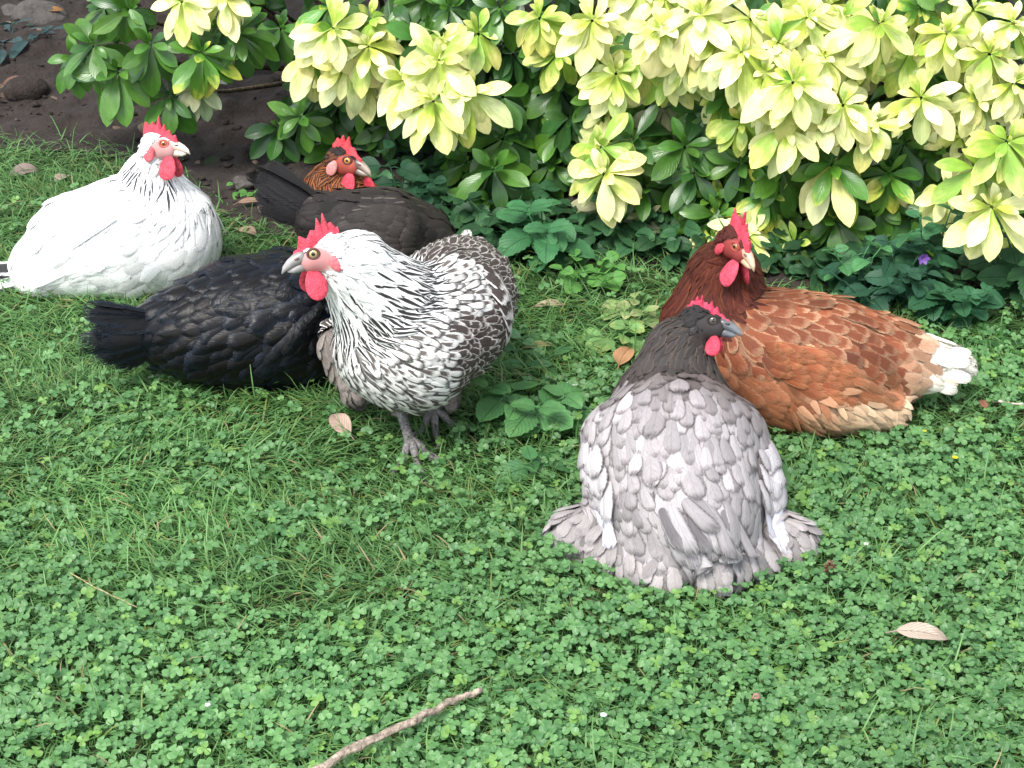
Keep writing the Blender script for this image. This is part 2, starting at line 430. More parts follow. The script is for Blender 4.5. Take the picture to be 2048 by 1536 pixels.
BIRD_FIELDS = []
class Hen:
    """body chain and neck chain are lists of (u, v, radius px, Y): photo-measured joints at real depths"""
    def __init__(s, label, body, neck, head, extra=(), fur='feather', group=None):
        s.root = empty('hen', (0, 0, 0)); tag(s.root, label, 'hen', group); s.fur = M[fur]
        nd = lambda q: (atY(q[0], q[1], q[3]), q[2] * px(q[1], q[3]))
        B = [nd(q) for q in body]; N = [nd(q) for q in neck]
        hc, fwd, up, sc = head
        s.C = atY(*hc); s.f = unit(np.array(fwd, float)); up = np.array(up, float)
        s.u = unit(up - s.f * s.f.dot(up)); s.r = np.cross(s.f, s.u); s.sc = sc
        prims = []; nb = len(B) - 1
        for i in range(nb):       # body given from rump to breast
            prims.append((B[i][0], B[i + 1][0], B[i][1], B[i + 1][1], 'body', B[i][0] - B[i + 1][0], 1 - i / nb, 1 - (i + 1) / nb))
        nn = len(N); hb = s.L(-.013, 0, -.011); chain = N + [(hb, .0125 * sc)]
        for i in range(nn):       # neck given from body to head
            a, b = chain[i], chain[i + 1]
            prims.append((a[0], b[0], a[1], b[1], 'neck', a[0] - b[0], 1 - i / nn, 1 - (i + 1) / nn))
        prims.append((s.L(-.009, 0, .0005), s.L(.011, 0, -.002), .0118 * sc, .0080 * sc, 'head', -s.f, 0, 0))
        prims.append((s.L(-.004, 0, -.008), s.L(.012, 0, -.008), .0085 * sc, .0050 * sc, 'head', -s.f, 0, 0))
        for (a, b, reg, fl) in extra:
            A_, ra = nd(a); B_, rb = nd(b); prims.append((A_, B_, ra, rb, reg, B_ - A_ if fl is None else fl, .8, .9))
        s.field = Field(prims); BIRD_FIELDS.append(s.field)
        s.root.location = Vector((*np.mean([b[0][:2] for b in B], 0), 0.0))
    def L(s, x, y, z): return s.C + s.sc * (x * s.f + y * s.r + z * s.u)
    def local(s, P):
        q = (P - s.C) / s.sc; return np.stack([q @ s.f, q @ s.r, q @ s.u], 1)
    def out(s, x, z, sg, y0=.001):
        "lateral distance from the head's mid plane to its surface at local (x, z)"
        ys = np.linspace(y0, .032, 80); d = s.field.ev(np.array([s.L(x, sg * y, z) for y in ys])); i = np.argmax(d > 0); return ys[i]
    def top(s, x):
        zs = np.linspace(0, .03, 80); d = s.field.ev(np.array([s.L(x, 0, z) for z in zs])); return zs[np.argmax(d > 0)]
    def face(s, P):
        q = s.local(P); x, y, z = q.T
        e = ((x - .010) / .0165) ** 2 + ((z + .004) / .0135) ** 2
        top = np.clip((z - .0085) / .003, 0, 1)
        w_ = np.clip((1.12 - e) / .25, 0, 1) * (np.abs(y) > .003) * (1 - top * (x < .012))
        w_ = np.maximum(w_, np.clip((x - .014) / .003, 0, 1)) * (np.linalg.norm(q, axis=1) < .026) * np.clip((z + .017) / .004, 0, 1)
        return w_
    def conform(s, V, base, slope, L, camber, W, v, u, pull=1.0, push=1.0):
        N, nv, nu, _ = V.shape
        h = base[:, None, None] + (slope * L)[:, None, None] * v[None, :, None] - camber * W[:, None, None] * (u ** 2)[None, None]
        h = np.maximum(h, .0012); P = V.reshape(-1, 3).copy(); hh = np.broadcast_to(h, (N, nv, nu)).ravel()
        for _ in range(2):
            d, g, *_r = s.field.ev(P, True); e = hh - d
            P += g * (np.where(e > 0, e * push, e * pull))[:, None]
        return P.reshape(V.shape)
    def plumage(s, style, size, face_col, dens=1.0, h=.0042):
        fd = s.field; rad = np.maximum(fd.ra, fd.rb)
        lo = np.minimum((fd.A - rad[:, None]).min(0), (fd.B - rad[:, None]).min(0)) - .02
        hi = np.maximum((fd.A + rad[:, None]).max(0), (fd.B + rad[:, None]).max(0)) + .02
        lo[2] = max(lo[2], -.03)
        V, F = surface_net(fd.ev, lo, hi, h)
        for _ in range(3):
            d, g, *_r = fd.ev(V, True); V -= g * d[:, None]
        g, fl, reg, par = fd.info(V)
        fc = s.face(V); col, edge, pat = style(reg, V, g, par, np.full(len(V), .5))
        bc = np.clip(.65 * col + .35 * edge, 0, 1)
        bc = bc * (1 - fc[:, None]) + np.array(face_col) * fc[:, None]
        Vb = V.copy(); Vb[:, 2] = np.maximum(Vb[:, 2], .004)
        bt = Batch()
        # --- feather roots
        tri = np.concatenate([F[:, [0, 1, 2]], F[:, [0, 2, 3]]]); A_, B_, C_ = V[tri[:, 0]], V[tri[:, 1]], V[tri[:, 2]]
        ar = np.linalg.norm(np.cross(B_ - A_, C_ - A_), axis=1) / 2
        spv = np.array([size[k][0] for k in ('head', 'neck', 'body', 'fluff', 'wing')])
        rt = fd.reg[np.argmin(np.stack([np.linalg.norm(A_ - a, axis=1) for a in (fd.A + fd.B) / 2], 1) - (fd.ra + fd.rb) / 2, 1)]
        n_c = ar / spv[rt] ** 2 * 5.0; pk = rs.poisson(n_c); ti = np.repeat(np.arange(len(tri)), pk)
        r1 = np.sqrt(rs.rand(len(ti))); r2 = rs.rand(len(ti))
        P = A_[ti] * (1 - r1)[:, None] + B_[ti] * (r1 * (1 - r2))[:, None] + C_[ti] * (r1 * r2)[:, None]
        P = P[(P[:, 2] > .008)]; P = P[rs.permutation(len(P))]; P = P[s.face(P) < .4]
        ql = s.local(P); P = P[~((np.abs(ql[:, 1]) < .0035) & (ql[:, 2] > .006) & (ql[:, 0] > -.012) & (ql[:, 0] < .04))]
        g, fl, reg, par = fd.info(P)
        rr = spv[reg] * (1 - .35 * (reg == 1) * (1 - np.clip(par * 1.6, 0, 1)))
        k = thin_out(P, rr); P, g, fl, reg, par = P[k], g[k], fl[k], reg[k], par[k]
        fl = fl + np.array([0, 0, -.42]) * ((reg >= 2) & (reg < 4))[:, None] + rs.randn(len(P), 3) * np.where(reg == 3, .28, .13)[:, None]
        fl = fl - g * np.sum(fl * g, 1, keepdims=True); fl = unit(fl)
        rnd = rs.rand(len(P)); col, edge, pat = style(reg, P, g, par, rnd)
        jit = (1 + .13 * rs.randn(len(P)))[:, None]; col = np.clip(col * jit, 0, .95); edge = np.clip(edge * jit, 0, .95)
        for rname, rid in REG.items():
            m = reg == rid
            if not m.any(): continue
            sp_, L_, W_, prof, slope, cam_ = size[rname]
            n_ = m.sum(); sc = .78 + .42 * rs.rand(n_)
            if rname == 'neck': sc = sc * (.45 + .55 * np.clip(par[m] * 1.7, 0, 1))
            Lf, Wf = L_ * sc, W_ * sc
            Vf, v, u = blades(P[m], fl[m], g[m], Lf, Wf, prof, 5, side=rs.randn(n_) * .10)
            sl = slope * (.6 + .8 * rs.rand(n_))
            if rname == 'fluff': sl = sl + (rs.rand(n_) < .3) * .15
            if rname == 'body': sl = sl + (rs.rand(n_) < .07) * .12
            Vf = s.conform(Vf, .0012 + .0022 * rs.rand(n_), sl, Lf, cam_, Wf, v, u)
            Vf[..., 2] = np.maximum(Vf[..., 2], .003)
            bt.add(Vf, v, u, col[m], edge[m], pat[m])
        # skin mesh + feathers are one continuous body mesh
        sb = Batch(); sb.raw(Vb, F, bc)
        body = Batch(); body.raw(Vb, F, bc)
        for q in ('V', 'c', 'e', 'p', 'uv'): getattr(body, q).extend(getattr(bt, q))
        body.F.extend([f + len(Vb) for f in bt.F])
        s.body = body.build('body', s.fur, s.root)
        return s
    def wing(s, S, T, H, wst, n=9, wid=1.0, stand=.004, cov=4, label=None, step=.0028, pullp=.25):
        "S shoulder, T wing tip, H half-width vector across the folded wing"
        S, T, H = (np.array(q, float) for q in (S, T, H)); ax = T - S; LN = np.linalg.norm(ax); bt = Batch()
        rows = [(.34, .70, n, 0)]
        for i in range(cov): rows.append((.30 - .30 * i / max(1, cov - 1), .36 - .045 * i, n + (i % 2), i + 1))
        for (a, ll, cnt, lay) in rows:
            b = np.linspace(-1, 1, cnt) + rs.randn(cnt) * .04
            wa = (1 - .55 * max(0, a - .25)) * (.75 + .25 * min(1, a * 5))
            R = S + ax * (a + .05 * (1 - b[:, None] ** 2) + rs.randn(cnt, 1) * .012) + H * (b * wa * .9)[:, None]
            if lay == 0: Lf = LN * (ll - .16 * np.abs(b) ** 1.5 * np.where(b > 0, 1.0, .5)) ; Wf = np.full(cnt, 2.9 * np.linalg.norm(H) / cnt * wid); prof = 'long'
            else: Lf = np.full(cnt, LN * ll) * (.9 + .2 * rs.rand(cnt)); Wf = np.full(cnt, 3.4 * np.linalg.norm(H) / cnt * wid); prof = 'round'
            g, *_r = s.field.info(R)
            Dr = ax / LN - H / np.linalg.norm(H) * (b * (.28 if lay == 0 else .12))[:, None] + rs.randn(cnt, 3) * .035
            Vf, v, u = blades(R, Dr, g, Lf, Wf, prof, 5)
            base = stand + step * lay + .0012 * np.arange(cnt) / cnt * 3
            Vf = s.conform(Vf, base, np.full(cnt, .03), Lf, .10, Wf, v, u, pull=pullp if lay == 0 else .8)
            Vf = Vf - (g[:, None, :] * (.006 * (1 - v) ** 2)[None, :, None])[:, :, None, :]
            Vf[..., 2] = np.maximum(Vf[..., 2], .006)
            q = wst['prim' if lay == 0 else 'cov']; jit = (1 + .12 * rs.randn(cnt))[:, None]
            bt.add(Vf, v, u, np.clip(np.array(q[0]) * jit, 0, .95), np.clip(np.array(q[1]) * jit, 0, .95), np.array(q[2]))
        o = bt.build('wing', s.fur, s.root)
        if label: o['label'] = label
        return o
    def tail(s, base, d, up, n, L, W, col, edge, pat, spread=.5, label=None, jl=.12):
        base = np.array(base, float); d = unit(np.array(d, float)); up = unit(np.array(up, float)); up = unit(up - d * d.dot(up)); side = np.cross(d, up)
        bt = Batch()
        for k in range(n):
            sg = 1 if k % 2 else -1; j = (k // 2) / max(1, (n - 1) // 2)
            dr = d + up * (.55 - 1.0 * j) * spread + side * sg * (.08 + .30 * j) * spread + rs.randn(3) * .04
            nr = side * sg * (.55 + .4 * j) + up * (.75 - .5 * j)
            R = base + side * sg * .006 * (1 + 2 * j) + up * (.012 - .03 * j) + rs.randn(3) * .002
            l = L * (1 - .22 * j + jl * rs.randn()); V, v, u = blades(R[None], dr[None], nr[None], l, W * (.9 + .2 * rs.rand()), 'long', 5, a0=.05, a1=-.25 + .1 * rs.randn(), camber=.12)
            V[..., 2] = np.maximum(V[..., 2], .006)
            c = np.array(col[k % len(col)]) * (1 + .1 * rs.randn()); e = np.array(edge[k % len(edge)])
            bt.add(V, v, u, np.clip(c, 0, .95), np.clip(e, 0, .95), np.array(pat))
        o = bt.build('tail', s.fur, s.root)
        if label: o['label'] = label
        return o
    def headparts(s, beak, beak_tip, comb, wattle, lobe, iris, rim, comb_h=.017, lean=0., wat=1.0, spikes=5, lobe_s=1.0, nostril=(.12, .06, .05), comb_len=1.0, wobble=.0015, wyaw=0., pupil=.40):
        sc = s.sc; X = lambda q: s.C + sc * (q[:, :1] * s.f + q[:, 1:2] * s.r + q[:, 2:3] * s.u)
        # beak: two mandibles, one mesh
        bt = Batch()
        for path, rad, sy in (([(.012, 0, .0015), (.018, 0, .0015), (.024, 0, .0008), (.031, 0, -.0012), (.037, 0, -.0042), (.0415, 0, -.0085)], [.0076, .0074, .0064, .0050, .0032, .0007], .86),
                              ([(.012, 0, -.0075), (.022, 0, -.0082), (.030, 0, -.0088), (.0355, 0, -.0085)], [.0062, .0052, .0036, .0008], .95)):
            V, F = tube(path, rad, 10); V[:, 1] *= sy * .86; V[:, 0] = .012 + (V[:, 0] - .012) * .84; V[:, 2] = -.003 + (V[:, 2] + .003) * .84
            t = np.clip((V[:, 0] - .014) / .021, 0, 1)[:, None]
            c = np.array(beak) * (1 - t) + np.array(beak_tip) * t
            n0 = bt.n; bt.raw(X(V), F, (1, 1, 1)); bt.c[-1] = c
        for sg in (-1, 1):
            V, F, S = ellipsoid((.0215, sg * .0042, .0020), np.diag([.0028, .0012, .0011]), 6, 8); bt.raw(X(V), F, nostril)
        bt.build('beak', M['horn'], s.root)
        # comb: serrated blade with thickness
        nX, nZ = 72, 7; bt = Batch(); x = np.linspace(-.020 * comb_len, .023, nX); tx = (x - x[0]) / (x[-1] - x[0])
        z0 = np.array([s.top(min(q, .013)) for q in x]) - .0015 - .0035 * np.clip((x - .013) / .01, 0, 1)
        env = np.sin(np.pi * np.clip(.10 + .86 * tx, 0, 1)) ** .6 * (1.05 - .45 * tx)
        so = rs.rand() * 6; ph = tx * spikes + .28 * np.sin(tx * 7 + so); tri_ = 1 - np.abs((ph % 1) * 2 - 1); amp = .75 + .45 * np.sin(np.floor(ph) * 2.3 + so)
        hh = comb_h * env * (.56 + .55 * tri_ ** 1.1 * amp); hh[0] *= .5; hh[-1] *= .5
        Vs = []
        for sg in (-1, 1):
            for j in range(nZ):
                q = j / (nZ - 1); th = .0034 * (1 - q) ** .8 * np.sqrt(np.clip(np.minimum(tx, 1 - tx) * 12, 0.05, 1)) + .0009
                xx = x - (q * hh) * .22 * (1 - tx) + .10 * q * hh
                yy = sg * th + lean * (q * hh / .017) ** 1.5 * .017 + wobble * np.sin(tx * 8) * q
                Vs.append(np.stack([xx, yy, z0 - .004 + (hh + .004) * q], 1))
        V = np.concatenate(Vs); F = []
        for sd_ in range(2):
            for j in range(nZ - 1):
                for i in range(nX - 1):
                    a = sd_ * nZ * nX + j * nX + i; qd = (a, a + 1, a + nX + 1, a + nX); F.append(qd if sd_ == 0 else qd[::-1])
        off = nZ * nX
        for i in range(nX - 1):
            a = (nZ - 1) * nX + i; F.append((a, a + 1, off + a + 1, off + a))
        for j in range(nZ - 1):
            for e in (0, nX - 1):
                a = j * nX + e; F.append((a, a + nX, off + a + nX, off + a))
        c = np.array(comb)[None] * (.92 + .16 * rs.rand(len(V), 1))
        bt.raw(X(V), np.array(F), (1, 1, 1)); bt.c[-1] = c; bt.build('comb', M['comb'], s.root)
        # wattles, earlobes, eyes
        for sg in (-1, 1):
            bt = Batch(); wr = .0105 * wat
            def fw(S):
                S = S.copy(); z = S[:, 2]; k = .72 + .38 * np.clip(.5 - z * .5, 0, 1); S[:, 0] *= k; S[:, 1] += .35 * np.sin(S[:, 0] * 2.2 + z * 2) ; return S
            an = .35 * sg; A3 = np.array([[np.cos(wyaw * sg) * wr, np.sin(wyaw * sg) * wr, 0], [-np.sin(an) * .0, .0026, 0], [.0, -sg * .004 * wat, .0125 * wat]])
            wx = .0125
            while wx < .03 and s.field.ev(np.array([s.L(wx, sg * .007, -.012 - .011 * wat)]))[0] < .0015: wx += .001
            V, F, S = ellipsoid((wx, sg * (.0062 + .002 * wat), -.0130 - .0100 * wat), A3, 14, 20, fw)
            bt.raw(X(V), F, (1, 1, 1)); bt.c[-1] = np.array(wattle)[None] * (.93 + .14 * rs.rand(len(V), 1)); bt.build('wattle', M['comb'], s.root)
            bt = Batch(); V, F, S = ellipsoid((-.0075, sg * (s.out(-.0075, -.0095, sg) + .0008), -.0095), np.array([[.0052 * lobe_s, -sg * .0008, 0], [0, .0022, 0], [.001, -sg * .0012, .0072 * lobe_s]]), 10, 14)
            bt.raw(X(V), F, lobe); bt.build('earlobe', M['comb'], s.root)
            bt = Batch(); ey = np.array([.0070, sg * (s.out(.0070, .0030, sg) - .0027), .0030]); outw = unit(np.array([.30, sg, .10]))
            V, F, S = ellipsoid(ey, np.eye(3) * .0047, 40, 32, lambda S: S @ np.stack([unit(np.cross(outw, [0, 0, 1.])), np.cross(outw, unit(np.cross(outw, [0, 0, 1.]))), outw]))
            ca = S @ outw; ang = np.arccos(np.clip(ca, -1, 1)); cc = np.where((ang < pupil)[:, None], np.array([.006, .005, .005]), np.array(iris))
            cc = np.where((ang > .86)[:, None], np.array(rim), cc)
            bt.raw(X(V), F, (1, 1, 1)); bt.c[-1] = cc; eye_o = bt.build('eye', M['eye'], s.root)
            # lids
            bt = Batch(); e1 = unit(np.cross(outw, [0, 0, 1.])); e2 = np.cross(outw, e1); a = np.linspace(0, 2 * np.pi, 25)
            pth = ey + outw * .0030 + .0045 * (np.cos(a)[:, None] * e1 * 1.12 + np.sin(a)[:, None] * e2 * .92)
            V, F = tube(pth, .0011, 6, False); bt.raw(X(V), F, rim if isinstance(rim, tuple) else rim); bt.build('eyelid', M['skin'], eye_o)
    def leg(s, top, ankle, toes, r=.0074, col=(.15, .14, .135)):
        "scaly shank with three front toes and a hind toe, one mesh"
        bt = Batch(); top, ankle = np.array(top), np.array(ankle); tt = np.linspace(0, 1, 22)
        pth = top + (ankle - top) * tt[:, None]; rad = r * (1.25 - .35 * np.sin(tt * 3.0)) * (1 + .05 * np.cos(tt * 62))
        V, F = tube(pth, rad, 12); c = np.array(col)[None] * (.75 + .5 * rs.rand(len(V), 1)); bt.raw(V, F, (1, 1, 1)); bt.c[-1] = c
        for (dx, dy, L_) in toes:
            d = unit(np.array([dx, dy, 0])); t2 = np.linspace(0, 1, 16)
            z = ankle[2] * (1 - t2) ** 1.6 + .007 + .004 * np.sin(t2 * 9.4)
            p = ankle * [1, 1, 0] + d * (t2 * L_)[:, None]; p[:, 2] = z
            V, F = tube(p, r * (.82 - .38 * t2) * (1 + .10 * np.cos(t2 * 25)), 9); bt.raw(V, F, (1, 1, 1)); bt.c[-1] = np.array(col)[None] * (.75 + .5 * rs.rand(len(V), 1))
            q = np.array([p[-1], p[-1] + d * .008 + [0, 0, .001], p[-1] + d * .015 + [0, 0, -.005]]); V, F = tube(q, [r * .42, r * .3, .0005], 7); bt.raw(V, F, (.05, .045, .04))
        bt.build('leg', M['scale'], s.root)

SIZE = {'head': (.0036, .0105, .0062, 'down', .10, .12), 'neck': (.0072, .036, .0105, 'hackle', .05, .10),
        'body': (.0120, .040, .0230, 'round', .045, .07), 'fluff': (.0062, .031, .0085, 'down', .20, .03),
        'wing': (.0135, .040, .024, 'round', .05, .09)}
def A3(*c): return np.array(c, float)
def fill(n, c): return np.tile(np.array(c, float), (n, 1))
def where3(m, a, b): return np.where(np.asarray(m)[:, None], a, b)

RED = (.56, .055, .085); PINK = (.62, .20, .20)
# ---- white hen with black-streaked collar
def st_white(reg, P, N, par, rnd):
    n = len(P); col = fill(n, (.80, .80, .78)); edge = fill(n, (.84, .84, .83)); pat = fill(n, (.9, .2, 1))
    dh = np.linalg.norm(P - h1.C, axis=1); m = (dh > .050) & (dh < .072) & (rnd < .62) & (N[:, 0] < .80)
    col = where3(m, fill(n, (.045, .045, .05)), col); pat = where3(m, fill(n, (.30, .22, .1)), pat)
    m = (dh <= .050) & (dh > .036) & (rnd < .35) & (N[:, 0] < .5); col = where3(m, fill(n, (.35, .35, .36)), col); pat = where3(m, fill(n, (.12, .25, .0)), pat)
    return col, edge, pat
Y = sitY(225, 480, 118)
h1 = Hen('plump white hen with a black-streaked collar sitting behind the black hen',
         [(95, 535, 72, Y - .01), (165, 495, 105, Y), (255, 480, 122, Y + .01), (330, 478, 110, Y + .02)],
         [(322, 425, 94, Y + .02), (303, 362, 56, Y + .025)], ((322, 290, Y + .01), (.96, -.28, .02), (0, .24, .97), 1.36), fur='feather_white')
SW = dict(SIZE); SW['body'] = (.0125, .043, .026, 'round', .018, .02)
h1.plumage(st_white, SW, (.60, .33, .31))
h1.headparts((.62, .47, .38), (.75, .65, .55), RED, (.58, .06, .09), (.58, .11, .13), (.42, .12, .04), (.5, .12, .11), comb_h=.0235, comb_len=1.1, wat=1.12, lobe_s=1.25, spikes=6)
yb = Y - .10
h1.wing(atY(300, 440, yb), atY(70, 560, yb + .02), (0.01, 0, .055), {'prim': ((.8, .8, .79), (.78, .78, .78), (.85, .2, .9)), 'cov': ((.82, .82, .81), (.8, .8, .8), (.9, .2, 1))}, n=9, stand=.001, step=.0012)
h1.tail(atY(78, 545, Y - .01), (-.85, -.2, -.16), (0, 0, 1), 12, .125, .026, [(.03, .03, .032), (.75, .75, .75), (.04, .04, .04)], [(.75, .75, .74), (.10, .10, .1), (.8, .8, .8)], (.55, .2, .5), spread=.55, label='white tail with black-edged feathers')

# ---- black hen, head lowered behind the speckled hen
def st_black(reg, P, N, par, rnd):
    n = len(P); t = rnd[:, None]
    col = where3(rnd < .35, fill(n, (.005, .004, .004)), fill(n, (.0035, .004, .0055))); edge = fill(n, (.009, .014, .024)) * (.6 + .9 * t); pat = fill(n, (.55, .4, .8))  # bluish edge colour paints a blue sheen onto the black feathers
    return col, edge, pat
Y = sitY(540, 645, 140)
SB = dict(SIZE); SB['body'] = (.0145, .045, .031, 'round', .085, .14)
h2 = Hen('glossy black hen lying in the grass in front of the white hen',
         [(345, 662, 74, Y - .04), (405, 660, 102, Y - .03), (480, 650, 128, Y - .01), (575, 640, 138, Y)],
         [(625, 620, 105, Y + .04), (675, 600, 62, Y + .07)], ((712, 590, Y + .09), (.9, .15, -.35), (0, 0, 1), 1.0), fur='feather_gloss')
h2.plumage(st_black, SB, (.30, .03, .04))
h2.headparts((.06, .055, .05), (.2, .18, .16), RED, RED, (.5, .06, .08), (.45, .15, .04), (.2, .02, .03), comb_h=.010)
wb = {'prim': ((.005, .006, .008), (.009, .014, .022), (.6, .4, .9)), 'cov': ((.0045, .0045, .005), (.008, .011, .017), (.55, .4, .8))}  # wing edges carry the same painted blue sheen
yb = Y - .125
h2.wing(atY(665, 600, yb - .01), atY(540, 790, yb - .03), (-.040, 0, -.030), wb, n=9, cov=4, pullp=.85, wid=1.15)
h2.tail(atY(318, 648, Y - .06), (-.93, -.20, .0), (0, -.3, .9), 40, .094, .034, [(.005, .005, .006), (.006, .007, .009)], [(.010, .016, .027)], (.6, .4, .8), spread=.78, jl=.12)  # tail edges tinted blue as painted sheen
# ---- dark brown hen with copper neck, at the back under the bush
def st_copper(reg, P, N, par, rnd):
    n = len(P); col = fill(n, (.021, .017, .016)); edge = fill(n, (.040, .034, .031)); pat = fill(n, (.7, .3, .9))
    m = (reg == 2) & (rnd < .30); col = where3(m, fill(n, (.13, .11, .09)), col); edge = where3(m, fill(n, (.027, .022, .020)), edge); pat = where3(m, fill(n, (.05, .10, .05)), pat)
    m = (reg == 1); col = where3(m, fill(n, (.028, .014, .009)), col); edge = where3(m, fill(n, (.27, .080, .02)), edge); pat = where3(m, fill(n, (.28, .25, .2)), pat)
    m = (reg <= 1) & (par < .25) & (N[:, 2] + .9 * (rnd - .5) > .38); col = where3(m, fill(n, (.016, .013, .012)), col); edge = where3(m, fill(n, (.05, .022, .01)), edge)
    m = (reg == 0) & (N[:, 2] + .9 * (rnd - .5) <= .38); col = where3(m, fill(n, (.10, .035, .015)), col); edge = where3(m, fill(n, (.3, .09, .03)), edge)
    return col, edge, pat
Y = sitY(750, 478, 100) - .03
h3 = Hen('dark brown hen with a copper neck sitting at the back by the bush',
         [(635, 435, 48, Y - .03), (690, 462, 76, Y - .02), (765, 478, 98, Y), (825, 492, 88, Y + .02)],
         [(730, 445, 72, Y + .08), (668, 385, 58, Y + .125)], ((692, 320, Y + .10), (.83, -.55, -.10), (.0, .20, 1), 1.46))
h3.plumage(st_copper, SIZE, (.42, .085, .06))
h3.headparts((.025, .022, .022), (.42, .34, .27), (.60, .05, .065), (.60, .055, .085), (.60, .24, .22), (.62, .30, .07), (.10, .03, .025), comb_h=.0195, wat=1.08, lobe_s=1.3, spikes=5)
h3.tail(atY(630, 418, Y - .03), (-.80, -.1, .55), (.5, 0, .85), 24, .106, .038, [(.017, .016, .017), (.022, .02, .02)], [(.032, .031, .033)], (.7, .3, .8), spread=.33)
yb = Y - .085
h3.wing(atY(860, 460, yb + .01), atY(650, 470, yb), (.01, .03, .04), {'prim': ((.035, .03, .027), (.05, .045, .04), (.6, .3, .9)), 'cov': ((.033, .027, .024), (.06, .05, .043), (.7, .3, .9))}, n=8)

# ---- speckled hen standing in the middle
def st_speck(reg, P, N, par, rnd):
    n = len(P); W_ = (.76, .76, .74); K = (.030, .026, .026)
    col = fill(n, W_); edge = fill(n, (.8, .8, .78)); pat = fill(n, (.9, .2, 1))
    # hackle: black stripe in a white feather, fading up to the white head
    m = (reg == 1) & (rnd < np.clip((np.linalg.norm(P - h4_C, axis=1) - .054) / .06, 0, .93)); col = where3(m, fill(n, K), col); edge = where3(m, fill(n, (.80, .80, .78)), edge)
    pat = where3(m, np.stack([.22 + .26 * np.clip(par, 0, 1), np.full(n, .16), np.full(n, .35)], 1), pat)
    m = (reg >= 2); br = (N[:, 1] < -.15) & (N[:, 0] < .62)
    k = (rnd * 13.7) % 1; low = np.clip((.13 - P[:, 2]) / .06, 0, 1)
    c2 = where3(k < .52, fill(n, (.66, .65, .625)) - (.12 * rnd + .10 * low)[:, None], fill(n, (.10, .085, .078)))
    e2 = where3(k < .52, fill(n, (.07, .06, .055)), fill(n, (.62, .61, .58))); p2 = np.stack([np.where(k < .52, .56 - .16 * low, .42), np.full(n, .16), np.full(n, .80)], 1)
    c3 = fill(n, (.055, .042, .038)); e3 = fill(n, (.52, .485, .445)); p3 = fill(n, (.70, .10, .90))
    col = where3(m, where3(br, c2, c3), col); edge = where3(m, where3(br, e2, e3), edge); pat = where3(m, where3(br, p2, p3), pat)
    m = (reg == 3); col = where3(m, fill(n, (.16, .135, .12)), col); edge = where3(m, fill(n, (.22, .19, .17)), edge)
    return col, edge, pat
SS = dict(SIZE); SS['body'] = (.0074, .027, .0118, 'round', .055, .08); SS['fluff'] = (.0075, .026, .014, 'round', .10, .05); SS['neck'] = (.0062, .036, .0092, 'hackle', .05, .10); h4_C = atY(640, 504, 1.935)
Y = 1.99
h4 = Hen('standing speckled hen with white head and black-and-white laced feathers',
         [(930, 560, 84, Y + .20), (918, 590, 108, Y + .14), (885, 632, 128, Y + .06), (818, 690, 128, Y), (775, 695, 104, Y - .005)],
         [(765, 605, 106, Y - .005), (708, 535, 68, Y - .03)], ((640, 504, Y - .055), (-.90, -.40, -.16), (-.02, .16, 1), 1.46),
         extra=[((672, 690, 34, Y + .08), (712, 785, 24, Y + .06), 'fluff', None), ((800, 770, 40, Y + .03), (800, 808, 20, Y + .02), 'fluff', None), ((885, 765, 40, Y + .08), (893, 800, 20, Y + .08), 'fluff', None)], fur='feather')
h4.plumage(st_speck, SS, (.66, .30, .29))
h4.headparts((.17, .16, .155), (.36, .34, .33), (.58, .06, .095), (.58, .06, .095), (.62, .15, .17), (.50, .38, .17), (.10, .05, .045), comb_h=.023, wat=1.05, spikes=6, wyaw=.2)
ws = {'prim': ((.055, .042, .038), (.16, .135, .12), (.80, .10, .95)), 'cov': ((.055, .042, .038), (.72, .69, .65), (.66, .12, .92))}
h4.wing(atY(960, 560, Y + .04), atY(1000, 735, Y + .07), (.034, -.03, .006), ws, n=8, cov=4, stand=.001, step=.0012, pullp=.8)
h4.wing(atY(655, 590, Y + .08), atY(655, 720, Y + .16), (.03, 0, .01), ws, n=6, cov=3)
h4.tail(atY(935, 545, Y + .26), (.05, .85, -.25), (0, 0, 1), 14, .10, .028, [(.05, .04, .037)], [(.6, .56, .52)], (.72, .1, .95), spread=.6)
toes = [(-.35, -1, .066), (.30, -1, .072), (.95, -.55, .060), (-.1, 1, .028)]
a1 = atY(822, 893, Y - .03); a1[2] = .020
h4.leg(atY(795, 800, Y + .02), a1, toes)
a2 = atY(868, 885, Y + .05); a2[2] = .020
h4.leg(atY(893, 800, Y + .09), a2, [(-.6, -1, .060), (.15, -1, .066), (.95, -.3, .058), (.1, 1, .026)])

# ---- lavender grey hen seen from behind
def st_grey(reg, P, N, par, rnd):
    n = len(P); t = rnd[:, None]
    col = fill(n, (.325, .298, .302)) * (.80 + .40 * t); edge = fill(n, (.12, .102, .103)); pat = fill(n, (.72, .26, .93))
    dh = np.linalg.norm(P - h5.C, axis=1); k = np.clip((.175 - dh - .03 * (rnd - .5)) / .085, 0, 1)[:, None]
    col = col * (1 - k) + np.array((.115, .092, .086)) * k; edge = edge * (1 - k) + np.array((.05, .04, .038)) * k
    m = (reg == 1); k = np.clip(par, 0, 1)[:, None]; cn = np.array((.026, .023, .022)) * (1 - k ** 2.2) + np.array((.17, .14, .132)) * k ** 2.2
    en = np.array((.085, .065, .05)) * (1 - k) + np.array((.060, .048, .046)) * k
    col = where3(m, cn, col); edge = where3(m, en, edge); pat = where3(m, fill(n, (.58, .2, .8)), pat)
    m = (reg == 0); col = where3(m, fill(n, (.020, .018, .018)), col); edge = where3(m, fill(n, (.032, .028, .027)), edge)
    m = (reg == 3); col = where3(m, fill(n, (.275, .25, .245)) * (.75 + .5 * t), col); edge = where3(m, fill(n, (.34, .315, .31)), edge)
    return col, edge, pat
